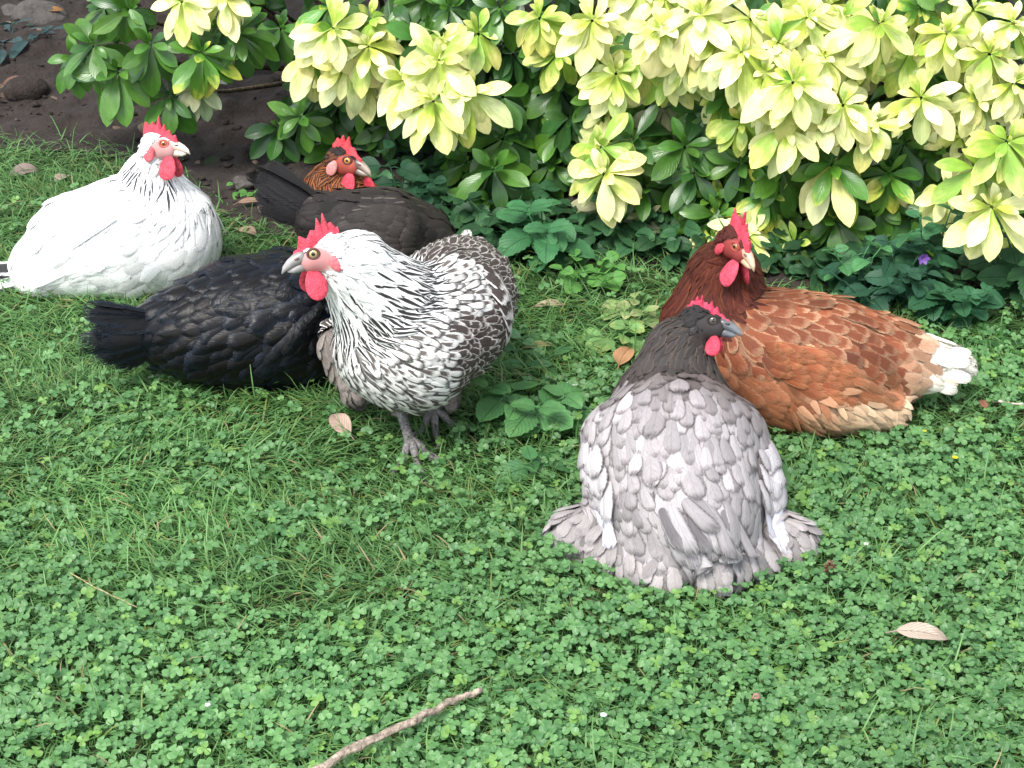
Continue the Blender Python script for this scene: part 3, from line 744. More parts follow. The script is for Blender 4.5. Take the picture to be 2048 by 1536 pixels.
SG = dict(SIZE); SG['body'] = (.0112, .037, .0245, 'round', .040, .06); SG['neck'] = (.0078, .036, .0125, 'hackle', .05, .10); SG['fluff'] = (.0080, .031, .0165, 'round', .20, .06)
Y = 1.72
h5 = Hen('lavender grey hen seen from behind, dark head turned to the right',
         [(1400, 1085, 82, Y - .02), (1372, 1020, 148, Y + .02), (1352, 920, 168, Y + .09), (1345, 855, 132, Y + .16)],
         [(1348, 775, 98, Y + .185), (1360, 700, 62, Y + .215)], ((1412, 642, Y + .21), (.94, -.33, -.06), (.05, .34, .94), 1.32),
         extra=[((1230, 1048, 58, Y + .05), (1152, 1078, 54, Y + .03), 'fluff', np.array([-.8, -.35, -.5])), ((1515, 1055, 56, Y + .04), (1582, 1088, 46, Y + .01), 'fluff', np.array([.8, -.3, -.45])),
                ((1225, 1105, 56, Y + .0), (1330, 1135, 50, Y - .05), 'fluff', np.array([-.15, -.6, -.7])), ((1500, 1120, 46, Y - .02), (1430, 1140, 40, Y - .06), 'fluff', np.array([.2, -.6, -.7])),
                ((1246, 885, 82, Y + .11), (1228, 985, 54, Y + .06), 'body', None), ((1454, 880, 80, Y + .10), (1508, 985, 52, Y + .05), 'body', None)])
h5.plumage(st_grey, SG, (.045, .038, .038))
h5.headparts((.06, .058, .06), (.16, .18, .20), (.50, .045, .09), (.62, .05, .09), (.03, .026, .026), (.10, .075, .055), (.02, .018, .018), comb_h=.0145, wat=.78, spikes=8, lobe_s=.8, lean=.35, nostril=(.02, .02, .02))
wg = {'prim': ((.56, .55, .60), (.40, .385, .42), (.80, .15, .9)), 'cov': ((.44, .41, .42), (.19, .165, .17), (.80, .13, .93))}
h5.wing(atY(1200, 895, Y + .08), atY(1228, 1085, Y - .02), (.020, -.026, .006), wg, n=5, cov=3, stand=.007, step=.0012, pullp=.6, wid=1.35)
h5.wing(atY(1515, 895, Y + .07), atY(1560, 1085, Y - .01), (-.016, -.028, .006), wg, n=5, cov=3, stand=.007, step=.0012, pullp=.6, wid=1.35)
bt = Batch(); S_ = atY(1395, 985, Y - .07); T_ = atY(1438, 1192, Y - .065); cg = np.array([(.30, .28, .285), (.12, .11, .115), (.34, .32, .325), (.22, .205, .21), (.27, .25, .255), (.16, .15, .155)]); ce = np.array([(.12, .11, .115), (.30, .285, .29), (.16, .15, .15), (.34, .32, .33), (.12, .11, .11), (.40, .38, .39)])
for lay, (a_, cnt_) in enumerate(((.50, 9), (.40, 9), (.28, 9), (.16, 9), (.05, 8))):
    b_ = np.linspace(-1, 1, cnt_) + rs.randn(cnt_) * .10
    R = S_ + (T_ - S_) * (a_ + .05 * rs.randn(cnt_, 1)) + np.array([.052, 0, 0]) * b_[:, None]; g_, *_r = h5.field.info(R)
    R = R - g_ * h5.field.ev(R)[:, None]
    D_ = unit(T_ - R) + np.array([.10, -.02, -.2]) + rs.randn(cnt_, 3) * .10; Lf = .046 + .014 * rs.rand(cnt_); Wf = .0125 + .004 * rs.rand(cnt_)
    Vf, v, u = blades(R, D_, g_ + rs.randn(cnt_, 3) * .25, Lf, Wf, 'long', 5, a1=-.2, side=.12 * rs.randn(cnt_))
    Vf = h5.conform(Vf, .002 + .0022 * lay + .002 * rs.rand(cnt_), .10 + .16 * rs.rand(cnt_), Lf, .16, Wf, v, u, pull=.5); Vf = Vf - (g_[:, None, :] * (.010 * (1 - v) ** 2)[None, :, None])[:, :, None, :]; Vf[..., 2] = np.maximum(Vf[..., 2], .006)
    k_ = rs.randint(0, 6, cnt_); bt.add(Vf, v, u, cg[k_], ce[k_], (.62, .3, .85))
bt.build('tail', M['feather'], h5.root)

# ---- red-brown hen lying behind the grey one
def st_red(reg, P, N, par, rnd):
    n = len(P); t = rnd[:, None]
    col = fill(n, (.255, .092, .042)) * (.6 + .8 * t); edge = fill(n, (.38, .18, .10)); pat = fill(n, (.6, .4, .9))
    sh = (reg == 2) & (par < .70) & (N[:, 2] > .30); k = (rnd * 7 % 1)
    col = where3(sh, fill(n, (.175, .050, .021)) * (.7 + .6 * t), col); edge = where3(sh & (k < .8), fill(n, (.60, .37, .22)) * (.5 + .8 * t), edge); pat = where3(sh, fill(n, (.62, .45, .95)), pat)
    k2 = np.clip((par - .72 + .12 * (rnd - .5)) / .22, 0, 1)[:, None] * (reg == 2)[:, None]; col = col * (1 - k2) + np.array((.66, .50, .34)) * k2; edge = edge * (1 - k2) + np.array((.76, .66, .52)) * k2
    q = np.clip(.5 + .5 * vnoise(P, 55, 77) + .5 * (rnd - .5), 0, 1)[:, None]; m = (reg == 3); col = where3(m, np.array((.30, .11, .048)) * (1 - q) + np.array((.58, .40, .25)) * q, col); edge = where3(m, np.array((.38, .17, .085)) * (1 - q) + np.array((.64, .48, .33)) * q, edge)
    q = np.clip((P[:, 0] - .535) / .035 + .5 * (rnd - .5), 0, 1)[:, None] * (reg == 3)[:, None]; col = col * (1 - q) + np.array((.72, .67, .58)) * q; edge = edge * (1 - q) + np.array((.76, .73, .65)) * q
    m = (reg == 1); col = where3(m, fill(n, (.062, .011, .006)) * (.7 + .6 * t), col); edge = where3(m, fill(n, (.125, .032, .012)), edge); pat = where3(m, fill(n, (.5, .3, .4)), pat)
    m = (reg == 0); col = where3(m, fill(n, (.060, .011, .007)), col); edge = where3(m, fill(n, (.08, .017, .009)), edge)
    return col, edge, pat
SR = dict(SIZE); SR['body'] = (.0110, .036, .0205, 'round', .040, .05); SR['fluff'] = (.0070, .034, .0115, 'down', .07, .04)
Y = sitY(1650, 740, 132)
h6 = Hen('red-brown hen with a pale tail lying behind the grey hen',
         [(1830, 722, 52, Y + .02), (1755, 728, 98, Y + .02), (1650, 735, 138, Y + .01), (1545, 722, 142, Y + .02), (1490, 700, 120, Y + .03)],
         [(1435, 640, 110, Y + .05), (1448, 555, 70, Y + .055)], ((1475, 488, Y + .01), (.40, -.86, -.22), (.02, .20, 1), 1.34),
         extra=[((1640, 800, 62, Y - .06), (1775, 815, 40, Y - .04), 'fluff', np.array([.9, -.1, -.3])), ((1800, 745, 50, Y), (1855, 745, 36, Y), 'fluff', np.array([.9, -.1, -.2])), ((1850, 712, 36, Y + .01), (1925, 734, 22, Y + .01), 'fluff', np.array([.9, -.05, -.15]))])
h6.plumage(st_red, SR, (.30, .05, .045))
h6.headparts((.48, .27, .16), (.55, .40, .27), (.60, .06, .095), (.60, .07, .11), (.45, .05, .07), (.35, .12, .05), (.33, .06, .05), comb_h=.030, wat=1.2, spikes=6, lean=.08, comb_len=.95)
wr = {'prim': ((.25, .085, .036), (.44, .24, .13), (.70, .3, .9)), 'cov': ((.21, .060, .023), (.36, .155, .07), (.62, .4, .95))}
h6.wing(atY(1525, 705, Y - .12), atY(1790, 800, Y - .08), (-.012, 0, .050), wr, n=9, cov=5, stand=.001, step=.0014, pullp=.7)
h6.tail(atY(1822, 712, Y + .005), (.92, -.12, -.14), (0, 0, 1), 40, .076, .020, [(.74, .69, .60), (.70, .61, .48), (.64, .50, .36)], [(.76, .73, .65)], (.6, .4, .8), spread=.30, jl=.16, label='creamy white tail')

# ------------------------------------------------------------------ the yellow-leaved shrub
def ground_free(P, marg=0.0, z=.02):
    "True where no hen stands"
    Q = np.array(P, float).copy(); Q[:, 2] = z; ok = np.ones(len(Q), bool)
    for f in BIRD_FIELDS: ok &= f.ev(Q) > marg
    return ok
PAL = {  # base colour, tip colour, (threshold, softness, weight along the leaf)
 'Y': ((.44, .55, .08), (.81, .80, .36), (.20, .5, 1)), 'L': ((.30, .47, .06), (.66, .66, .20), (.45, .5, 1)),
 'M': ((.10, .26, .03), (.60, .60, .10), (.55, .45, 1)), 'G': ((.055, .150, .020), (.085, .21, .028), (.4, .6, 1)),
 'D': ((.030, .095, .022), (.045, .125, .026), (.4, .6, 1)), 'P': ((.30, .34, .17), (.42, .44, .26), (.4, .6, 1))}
class Shrub:
    def __init__(s): s.bt = Batch(); s.tips = []
    def rosette(s, pos, axis, L, kind, n_out=9, grav=.75, full=True):
        ax = unit(np.array(axis, float)); e1 = unit(np.cross(ax, [.3, .2, 1.])); e2 = np.cross(ax, e1)
        R, T, N, LL, C, E, Pt = [], [], [], [], [], [], []
        a_off = rs.rand() * 6.28
        for (n, pol, f, g_) in ((n_out, 104, 1.0, grav), (6, 74, .84, grav * .6), (4, 40, .52, .15), (2, 14, .28, 0)):
            if not full and f < .6: continue
            for i in range(n):
                a = a_off + 6.28 * (i + .25 * rs.randn()) / n; a_off += .2; po = math.radians(pol + 11 * rs.randn())
                rd = math.cos(a) * e1 + math.sin(a) * e2; d = unit(math.cos(po) * ax + math.sin(po) * rd + np.array([0, 0, -g_]))
                R.append(pos - ax * (.016 * f) + rd * .003); T.append(d); N.append(unit(math.sin(po) * ax - math.cos(po) * rd + rs.randn(3) * .13))
                LL.append(L * f * (.82 + .32 * rs.rand()))
                k = kind
                r = rs.rand()
                if kind == 'Y': k = 'L' if r < .06 else ('M' if r < .08 else 'Y')
                elif kind == 'M': k = 'Y' if (r < .25 and f > .9) else ('G' if r < .5 else 'M')
                elif kind == 'G': k = 'D' if r < .25 else 'G'
                if f < .4 and k in 'GD': k = 'G'
                p = PAL[k]; j = 1 + .10 * rs.randn(); hue = np.array([1 + .06 * rs.randn(), 1, 1 + .08 * rs.randn()])
                C.append(np.array(p[0]) * j * hue); E.append(np.array(p[1]) * j * hue); Pt.append(np.array(p[2]) + [.15 * rs.randn(), 0, 0])
        n = len(R); LL = np.array(LL)
        V, v, u = blades(R, T, N, LL, LL * (.36 + .08 * rs.rand(n)), 'choisya', 5, a0=.12 + .1 * rs.randn(n), a1=-.55 + .28 * rs.randn(n), fold=.20, side=.07 * rs.randn(n), wav=.012)
        V[..., 2] = np.maximum(V[..., 2], .008)
        s.bt.add(V, v, u, np.clip(np.array(C), 0, .9), np.clip(np.array(E), 0, .9), np.array(Pt)); s.tips.append((np.array(pos), ax))
def front_y(u): return np.interp(u, [-200, 100, 500, 800, 1100, 1500, 2048, 2400], [3.05, 2.98, 2.88, 2.80, 2.68, 2.56, 2.52, 2.5])
sh = Shrub()
ROS = """185 95 92 G 0|235 150 105 G 0|300 95 92 G 0|405 110 92 M 0|335 195 80 G .03|395 175 78 P .05|150 120 70 G .04|360 5 85 Y 0|445 0 80 Y .02|475 70 85 G .05|
260 25 85 G .03|200 15 70 G .05|430 70 70 G .05|
670 65 108 Y -.05|690 135 100 Y -.02|630 115 96 Y 0|735 95 95 Y -.02|655 15 90 M 0|740 40 80 L .02|880 130 118 Y -.07|865 205 112 Y -.08|815 165 100 Y -.05|935 190 108 Y -.05|890 85 90 Y -.03|720 150 90 Y .02|960 70 90 L .02|900 20 75 G .05|1080 40 85 L 0|1000 20 80 G .04|820 60 80 G .06|560 60 80 G .06|1030 110 85 D .08|780 250 70 G .10|
600 240 82 G .02|560 260 80 D .06|640 190 80 D .08|985 345 110 G -.03|1010 280 90 G .03|905 310 80 D .06|
1190 45 100 Y -.02|1320 60 110 Y -.05|1280 120 85 L .02|1400 35 120 Y -.06|1235 150 90 Y 0|1490 110 112 Y -.08|1590 170 118 Y -.10|1340 150 90 L .03|1465 185 85 M .02|1560 90 100 Y -.05|
1200 300 98 L -.04|1205 355 105 Y -.06|1262 285 95 G 0|1372 300 105 G .02|1330 220 80 P .07|1425 225 80 G .05|1575 260 108 Y -.08|1640 235 95 Y -.06|1690 215 95 Y -.07|1545 215 80 Y -.07|
1665 335 115 M -.03|1560 340 95 G 0|1770 55 115 Y -.05|1720 110 90 L -.02|1840 200 105 Y -.04|1740 250 90 Y -.05|1900 70 95 Y -.03|1985 110 95 Y -.04|2030 45 80 Y -.03|1960 200 90 Y -.03|2035 170 85 Y -.04|1870 150 80 M .03|
1960 340 110 L -.12|2020 290 105 L -.15|1990 420 118 Y -.14|1900 390 85 Y -.05|1860 300 90 G .06|1780 310 85 D .07|1672 445 95 G .0|1700 395 85 M .02|1560 420 70 G .05|
1495 475 112 Y .0|1440 435 85 M .02|1215 420 75 P .04|1290 455 70 P .03|1250 440 70 P .05|1830 540 80 M .02|985 410 95 G -.02|1005 445 70 M 0|930 330 80 G .03|1290 380 95 G .02|1385 350 95 G .02|1480 330 88 G .03|1600 330 88 G .03|1540 395 85 M .01|1420 400 82 G .03|1750 400 90 G .03|1830 440 85 G .03|1780 350 85 M .0|1640 485 80 G .02|1560 535 70 D .03|1425 505 80 Y .0|1350 470 70 D .05|1705 505 80 G .02|1765 480 80 D .04|1590 500 85 L 0|1300 510 60 D .06|1930 540 70 D .06|2010 540 75 D .06|1450 330 80 D .08|1150 250 70 D .12|1080 230 70 D .14|1330 395 80 D .07|1100 330 75 G .07|1930 490 60 G .05|2040 480 80 L -.02|
1380 120 95 Y -.03|1440 90 95 Y -.05|1510 40 95 Y -.03|1620 40 100 Y -.04|1690 40 95 L -.02|1650 120 95 Y -.06|1120 110 80 L .03|1180 120 80 M .05|1820 110 90 L .0|1850 20 80 M .02|1950 20 90 Y 0|1480 250 85 L -.02|1530 150 90 Y -.07"""
for it in ROS.replace('\n', '').split('|'):
    if not it.strip(): continue
    u_, v_, r_, k_, dy = it.split(); u_, v_, r_, dy = float(u_), float(v_), float(r_), float(dy)
    Yr = front_y(u_) + dy * 1.2 + .10 * (520 - v_) / 520 * (u_ > 500)
    pos = atY(u_, v_ - r_ * .12, Yr); pos[2] = max(pos[2], .05)
    sh.rosette(pos, (.25 * rs.randn(), -.66 + .1 * rs.randn(), .74 + .12 * rs.randn()), r_ * px(v_, Yr) * (.95 if k_ in 'YL' else 1.02), k_)
for i in range(62):       # further sprays filling the front
    u_ = rs.uniform(1130, 2080); v_ = rs.uniform(-30, 470); k_ = 'Y' if v_ < 200 + .08 * (u_ - 1130) + 40 * rs.randn() else ('G' if rs.rand() < .75 else 'M')
    Yr = front_y(u_) + rs.uniform(.05, .14) + .10 * (520 - v_) / 520; pos = atY(u_, v_, Yr)
    if pos[2] > .05: sh.rosette(pos, (.25 * rs.randn(), -.66, .74), 98 * px(v_, Yr), k_)
for i in range(30):
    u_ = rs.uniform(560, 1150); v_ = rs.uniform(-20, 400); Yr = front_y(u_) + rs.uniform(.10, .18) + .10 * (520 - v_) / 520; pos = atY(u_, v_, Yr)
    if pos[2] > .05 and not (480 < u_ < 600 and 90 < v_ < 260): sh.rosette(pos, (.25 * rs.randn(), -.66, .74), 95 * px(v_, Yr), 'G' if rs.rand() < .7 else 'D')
cnt = 0
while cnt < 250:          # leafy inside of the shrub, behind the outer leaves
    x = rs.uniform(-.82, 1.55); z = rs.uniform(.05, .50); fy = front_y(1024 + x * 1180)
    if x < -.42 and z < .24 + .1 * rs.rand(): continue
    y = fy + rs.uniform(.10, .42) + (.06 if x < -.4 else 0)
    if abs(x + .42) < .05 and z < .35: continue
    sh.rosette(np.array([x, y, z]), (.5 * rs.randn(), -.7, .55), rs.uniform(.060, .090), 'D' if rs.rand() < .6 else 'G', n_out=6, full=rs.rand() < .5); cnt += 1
cnt = 0
while cnt < 210:          # unseen upper shrub, extra leaves added to shade the soil at left
    x = rs.uniform(-1.25, 1.6); q = rs.rand(); z = .44 + .52 * q; y = front_y(1024 + x * 1180) + .22 + .75 * rs.rand() ** 1.2 + .25 * q
    if x < -.9 and z < .6: continue
    up = rs.rand(); sh.rosette(np.array([x, y, z]), (.5 * rs.randn(), -.5 + .3 * rs.randn(), .8), rs.uniform(.075, .10), 'Y' if up < .55 else ('M' if up < .75 else 'G'), n_out=6, full=False); cnt += 1
shrub = empty('shrub', (.45, 3.05, 0)); tag(shrub, 'large shrub with whorls of glossy yellow and green leaves behind the hens', 'shrub')
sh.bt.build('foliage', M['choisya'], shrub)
bt = Batch()
bases = [np.array([x, front_y(1024 + x * 1180) + .42 + .1 * rs.randn(), .01]) for x in np.linspace(-.35, 1.45, 16)]
for i, (p, ax) in enumerate(sh.tips):
    if (i % 3 and i > 60) or (p[0] < -.28 and i % 5): continue
    b = min(bases, key=lambda q: abs(q[0] - p[0]) + .05 * rs.rand()); m = b * .45 + p * .55 + np.array([0, .05, -.03 + .04 * rs.rand()])
    t = np.linspace(0, 1, 8)[:, None]; e = p - ax * .014
    pth = (1 - t) ** 3 * b + 3 * (1 - t) ** 2 * t * (b * .6 + m * .4 + [0, 0, .04]) + 3 * (1 - t) * t ** 2 * (e - ax * .09) + t ** 3 * e
    V, F = tube(pth, np.linspace(.0075, .0026, 8), 6, False); bt.raw(V, F, np.array([.06, .048, .03]) * (.7 + .6 * rs.rand()) * np.array([1, 1, 1]))
bt.build('branches', M['bark'], shrub)

# ------------------------------------------------------------------ low plants at the foot of the shrub and in the lawn
def weed(name, label, cat, pos, stems, nodes, leaf, hgt, col, edge, pat=(.5, .4, 1), lean=(0, -.2), prof='ovate', ratio=.72, mat='weed', group=None, pale=0.0, flower=None, petiole=.5, spread=.5):
    pos = np.array(pos, float); root = empty(name, pos); tag(root, label, cat, group)
    lb, sb = Batch(), Batch()
    for k in range(stems):
        a = rs.rand() * 6.28; d = np.array([math.cos(a) * spread + lean[0], math.sin(a) * spread + lean[1], 1.0]); h_ = hgt * (.7 + .5 * rs.rand())
        t = np.linspace(0, 1, nodes + 2)[:, None]; b0 = pos + np.array([rs.randn() * .003, rs.randn() * .003, 0])
        path = b0 + d * h_ * t + np.array([d[0], d[1], -.25]) * h_ * .35 * t ** 2
        path[:, 2] = np.maximum(path[:, 2], .004)
        V, F = tube(path, np.linspace(.0022, .0011, len(path)), 6); sb.raw(V, F, np.array(col) * 1.3)
        tw = rs.rand() * 3.14; R, T, N, LL = [], [], [], []
        for i in range(1, nodes + 2):
            tw += 1.57 + .3 * rs.randn(); top = i == nodes + 1
            for sgn in (0, 3.14):
                ang = tw + sgn; o_ = np.array([math.cos(ang), math.sin(ang), .35 if top else .05])
                l = leaf * (.60 if top else .85 + .3 * rs.rand()); st_ = path[i] + unit(o_) * l * (.15 if top else petiole) * .7
                R.append(st_); T.append(o_ + np.array([0, -.25, -.12])); N.append(np.array([0, -.25, 1]) + .28 * rs.randn(3)); LL.append(l)
                V, F = tube(np.array([path[i], (path[i] + st_) / 2 + [0, 0, .002], st_]), [.0011, .001, .0008], 5); sb.raw(V, F, np.array(col) * 1.2)
        n = len(R); LL = np.array(LL); j = (1 + .14 * rs.randn(n))[:, None]
        V, v, u = blades(R, T, N, LL, LL * ratio, prof, 5, a0=.15, a1=-.6 + .25 * rs.randn(n), fold=.12, wav=.025)
        V[..., 2] = np.maximum(V[..., 2], .006)
        lb.add(V, v, u, np.clip(np.array(col) * j, 0, .9), np.clip(np.array(edge) * j, 0, .9), pat)
    lb.build('leaves', M[mat], root); sb.build('stem', M['grass'], root)
    if flower is not None:
        fb = Batch(); c = np.array(flower) - 0; R = np.tile(c, (6, 1)); a = np.linspace(0, 5.2, 6)
        T = np.stack([np.cos(a), np.full(6, -.5), np.sin(a)], 1); V, v, u = blades(R, T, np.tile([0, -1, .2], (6, 1)), .013, .006, 'plain', 3, a1=.5)
        fb.add(V, v, u, (.22, .10, .42)); fb.build('flower', M['weed'], root)
    return root
NET = ((.090, .24, .080), (.11, .28, .09)); DRK = ((.028, .088, .034), (.036, .11, .040)); SIL = ((.030, .10, .055), (.24, .32, .26)); LIM = ((.10, .27, .06), (.14, .33, .07))
weed('nettle_plant', 'toothed green nettle plant growing between the speckled and grey hens', 'weed', atZ(1062, 830), 4, 2, .058, .050, *NET, spread=.75, ratio=.80)
weed('nettle_plant', 'small dark nettle sprouting just under the nettle between the two hens', 'weed', atZ(1105, 965), 1, 2, .050, .03, (.05, .15, .05), (.065, .18, .055), spread=.8)
weed('seedling', 'pale green round-leaved seedling left of the grey hen head', 'weed', atZ(1205, 690), 3, 1, .044, .045, (.17, .32, .10), (.30, .38, .12), prof='plain', ratio=.78, spread=.7)
weed('seedling', 'yellowing seedling between the shrub and the grey hen head', 'weed', atZ(1265, 640), 3, 1, .040, .04, (.24, .34, .12), (.42, .42, .20), prof='plain', ratio=.75, spread=.7)
weed('geranium', 'bright green scalloped weed under the pale shrub leaves', 'weed', atZ(1185, 575), 5, 1, .036, .045, *LIM, ratio=1.0, spread=.8)
weed('nettle_plant', 'tall dark green nettle under the shrub beside the speckled hen', 'weed', atZ(1095, 520), 4, 3, .062, .11, (.045, .16, .06), (.06, .19, .07), spread=.3)
weed('ivy_plant', 'dark leafy ivy at the bush foot behind the speckled hen', 'weed', atZ(860, 470), 6, 3, .050, .10, *DRK, prof='plain', ratio=.8, spread=.5)
weed('ivy_plant', 'dark leafy ivy right of the copper-necked hen head', 'weed', atZ(800, 450) , 4, 3, .046, .12, (.02, .075, .035), (.028, .09, .04), prof='plain', ratio=.8, spread=.4)
weed('ivy_plant', 'shaded ivy under the green shrub leaves by the speckled hen tail', 'weed', atZ(1010, 490), 5, 2, .048, .08, *DRK, prof='plain', ratio=.85, spread=.6)
weed('dead_nettle', 'silver-variegated dead nettle with a small violet flower', 'weed', atZ(1790, 600), 6, 3, .046, .09, *SIL, pat=(.42, .25, .15), spread=.45, flower=atY(1846, 515, 2.36))
weed('dead_nettle', 'silver-flecked dead nettle just above the red hen back', 'weed', atZ(1720, 610), 5, 2, .044, .07, *SIL, pat=(.45, .25, .15), spread=.6)
weed('dead_nettle', 'pale-veined dead nettle right of the violet flower', 'weed', atZ(1890, 620), 6, 2, .046, .07, (.032, .12, .05), (.14, .25, .15), pat=(.5, .25, .15), spread=.7)
weed('mint_plant', 'light green mint sprig between the red hen head and the violet flower', 'weed', atZ(1700, 590), 3, 3, .036, .10, (.07, .21, .08), (.09, .25, .09), spread=.3)
weed('mint_plant', 'green mint sprig rising above the silver dead nettle', 'weed', atZ(1850, 580), 2, 4, .040, .17, (.05, .17, .07), (.065, .2, .08), spread=.15)
weed('bramble', 'dark toothed bramble at the right edge under the shrub', 'weed', atZ(2030, 590), 5, 3, .058, .10, *DRK, spread=.5)
weed('seedling', 'small lime weed in the soil left of the dark hen tail', 'weed', atZ(495, 395), 3, 1, .026, .02, *LIM, prof='plain', spread=.9)
weed('dock_plant', 'dark bluish leafy plant in the shady top left corner', 'weed', atZ(25, 110), 6, 2, .075, .06, (.025, .06, .06), (.05, .10, .09), prof='plain', ratio=.35, spread=1.0)
weed('dock_plant', 'small dark round-leaved plant below the big stone', 'weed', atZ(75, 80), 4, 1, .06, .03, (.018, .055, .03), (.025, .07, .035), prof='plain', ratio=.7, spread=.8)
weed('plantain', 'broad flat green plantain rosette beside the speckled hen wing', 'weed', atZ(1075, 735), 3, 1, .062, .016, (.07, .20, .07), (.09, .23, .08), prof='plain', ratio=.40, spread=1.2)
weed('plantain', 'light green broad leaf at the edge of the speckled hen side', 'weed', atZ(1035, 690), 1, 1, .05, .02, (.14, .30, .13), (.18, .34, .15), prof='plain', ratio=.5, spread=.5)
weed('dandelion', 'flat dandelion leaves in the lawn right of the red hen tail', 'weed', atZ(1985, 700), 4, 1, .07, .012, (.05, .15, .04), (.06, .17, .045), prof='ovate', ratio=.3, spread=1.3)
# low leafy cover along the foot of the shrub: nobody could count it
lb = Batch(); n = 2300
x = rs.uniform(-.25, 1.5, n); y = bed_y(x) + .0 + rs.rand(n) ** 1.3 * .45; z = .008 + .05 * rs.rand(n)
P = np.stack([x, y, z], 1); P = P[ground_free(P, .02, .05)]; n = len(P); a = rs.rand(n) * 6.28
T = np.stack([np.cos(a), np.sin(a) - .3, -.05 + .2 * rs.rand(n)], 1); N = np.array([0, -.35, 1]) + .3 * rs.randn(n, 3); L_ = rs.uniform(.022, .042, n)
V, v, u = blades(P, T, N, L_, L_ * .8, 'ovate', 5, a1=-.6, fold=.12, wav=.02); k = rs.rand(n, 1)
lb.add(V, v, u, np.array(DRK[0]) * (.7 + .9 * k), np.array(NET[0]) * (.4 + .4 * k), (.5, .4, 1))
o = lb.build('ground_cover', M['weed'], origin=(.6, 2.9, 0)); tag(o, 'low dark leafy ground cover along the foot of the shrub', 'ground cover', kind='stuff')

# ------------------------------------------------------------------ lawn: grass and clover
def in_view(x, y, mx=.30): return (np.abs(x) < .335 * y + mx)
def clover_mask(P):
    x, y = P[:, 0], P[:, 1]; nz = vnoise(P[:, :2], 11, 21) * .5 + vnoise(P[:, :2], 26, 22) * .3
    base = np.clip((1.86 - y) / .25, -.45, 1) * .62 + np.clip((x - .02) / .25, -.2, 1) * .6 - np.clip((y - 2.15) / .2, 0, 1) * .9
    patch = np.exp(-(((x + .26) / .20) ** 2 + ((y - 1.68) / .10) ** 2)) * .50
    return np.clip(.34 + base * .75 - patch + nz * .5, 0.04, 1)
n = 205000; x = rs.uniform(-1.5, 1.5, n); y = rs.uniform(1.0, 3.25, n)
P = np.stack([x, y, np.zeros(n)], 1); d = bed_y(x) - y + .035 * vnoise(P[:, :2], 20, 31)
cm = clover_mask(P)
keep = in_view(x, y) & (rs.rand(n) < np.clip(.25 + d / .22, 0, 1) * (d > -.10 - .08 * rs.rand(n))) & (rs.rand(n) < 1.0 - .30 * np.clip(cm, 0, 1))
P = P[keep]; P = P[ground_free(P, -.012)]; n = len(P); cm = clover_mask(P)
tuft = vnoise(P[:, :2], 45, 33); a = vnoise(P[:, :2], 13, 34) * 2.2 + rs.randn(n) * 1.1 + 4.2
ln = np.clip(.9 + .35 * rs.randn(n), .3, 2.2)
T = np.stack([np.cos(a) * ln, np.sin(a) * ln, 1.0 + .35 * rs.rand(n)], 1)
L_ = (.030 + .020 * rs.rand(n) + .006 * tuft) * (1 - .15 * cm); L_ = L_ * np.where(rs.rand(n) < .06, 1.7, 1.0)
N = np.cross(np.cross(T, [0, 0, 1.]), T) + .5 * rs.randn(n, 3)
V, v, u = blades(P, T, N, L_, .0017 + .0012 * rs.rand(n), 'grass', 3, a0=0., a1=-.9 - .6 * rs.rand(n), fold=.3)
V[..., 2] = np.maximum(V[..., 2], .002 + .004 * v[None, :, None])
k = rs.rand(n)[:, None]; c = np.array([.080, .200, .060]) * (1 - k) + np.array([.175, .345, .112]) * k
yel = rs.rand(n) < .06; c[yel] = np.array([.20, .26, .07]); straw = rs.rand(n) < .025; c[straw] = np.array([.36, .30, .16])
c = c * (1 + .15 * vnoise(P[:, :2], 9, 35))[:, None]
b_ = Batch(); b_.add(V, v, u, c, c * [1.15, 1.1, 1.0], (.5, .5, 1))
o = b_.build('grass', M['grass'], origin=(0, 2.2, 0)); tag(o, 'short lawn grass around the hens', 'grass', kind='stuff')

n = 96000; x = rs.uniform(-1.35, 1.35, n); y = 1.02 + 1.84 * rs.rand(n) ** 1.15
P = np.stack([x, y, np.zeros(n)], 1); d = bed_y(x) - y
keep = in_view(x, y) & (rs.rand(n) < clover_mask(P)) & (d > .03)
P = P[keep]; P = P[ground_free(P, .004)]; P = P[thin_out(P, np.full(len(P), .0058))]; n = len(P)
hz = .010 + .017 * rs.rand(n) + .004 * vnoise(P[:, :2], 30, 41); C0 = P + np.stack([.006 * rs.randn(n), .006 * rs.randn(n), hz], 1)
a = rs.rand(n) * 6.28; sz = .0086 * (.52 + .62 * rs.rand(n)); tl = np.stack([.25 * rs.randn(n), -.25 + .25 * rs.randn(n), np.ones(n)], 1)
k = rs.rand(n)[:, None]; c = np.array([.072, .192, .062]) * (1 - k) + np.array([.148, .315, .104]) * k
br = rs.rand(n) < .08; c[br] = np.array([.17, .33, .075]); c = c * (1 + .12 * vnoise(P[:, :2], 8, 42))[:, None]
b_ = Batch()
for q in range(3):
    aa = a + q * 2.094 + .12 * rs.randn(n); T = np.stack([np.cos(aa), np.sin(aa), .12 + .15 * rs.randn(n)], 1); T = T - tl * (np.sum(T * tl, 1) / np.sum(tl * tl, 1))[:, None] * .8
    V, v, u = blades(C0, T, tl + .15 * rs.randn(n, 3), sz, sz * 1.02, 'clover', 5, a0=.15, a1=-.5, fold=.20)
    b_.add(V, v, u, c, c * 1.1, (.6, .4, 1))
V, v, u = blades(P, C0 - P, np.tile([0, -1., .1], (n, 1)), hz, .0012, 'grass', 3); b_.add(V, v, u, c * .9)
o = b_.build('clover', M['clover'], origin=(.05, 1.9, 0)); tag(o, 'dense three-leaved clover growing through the lawn', 'clover', kind='stuff')

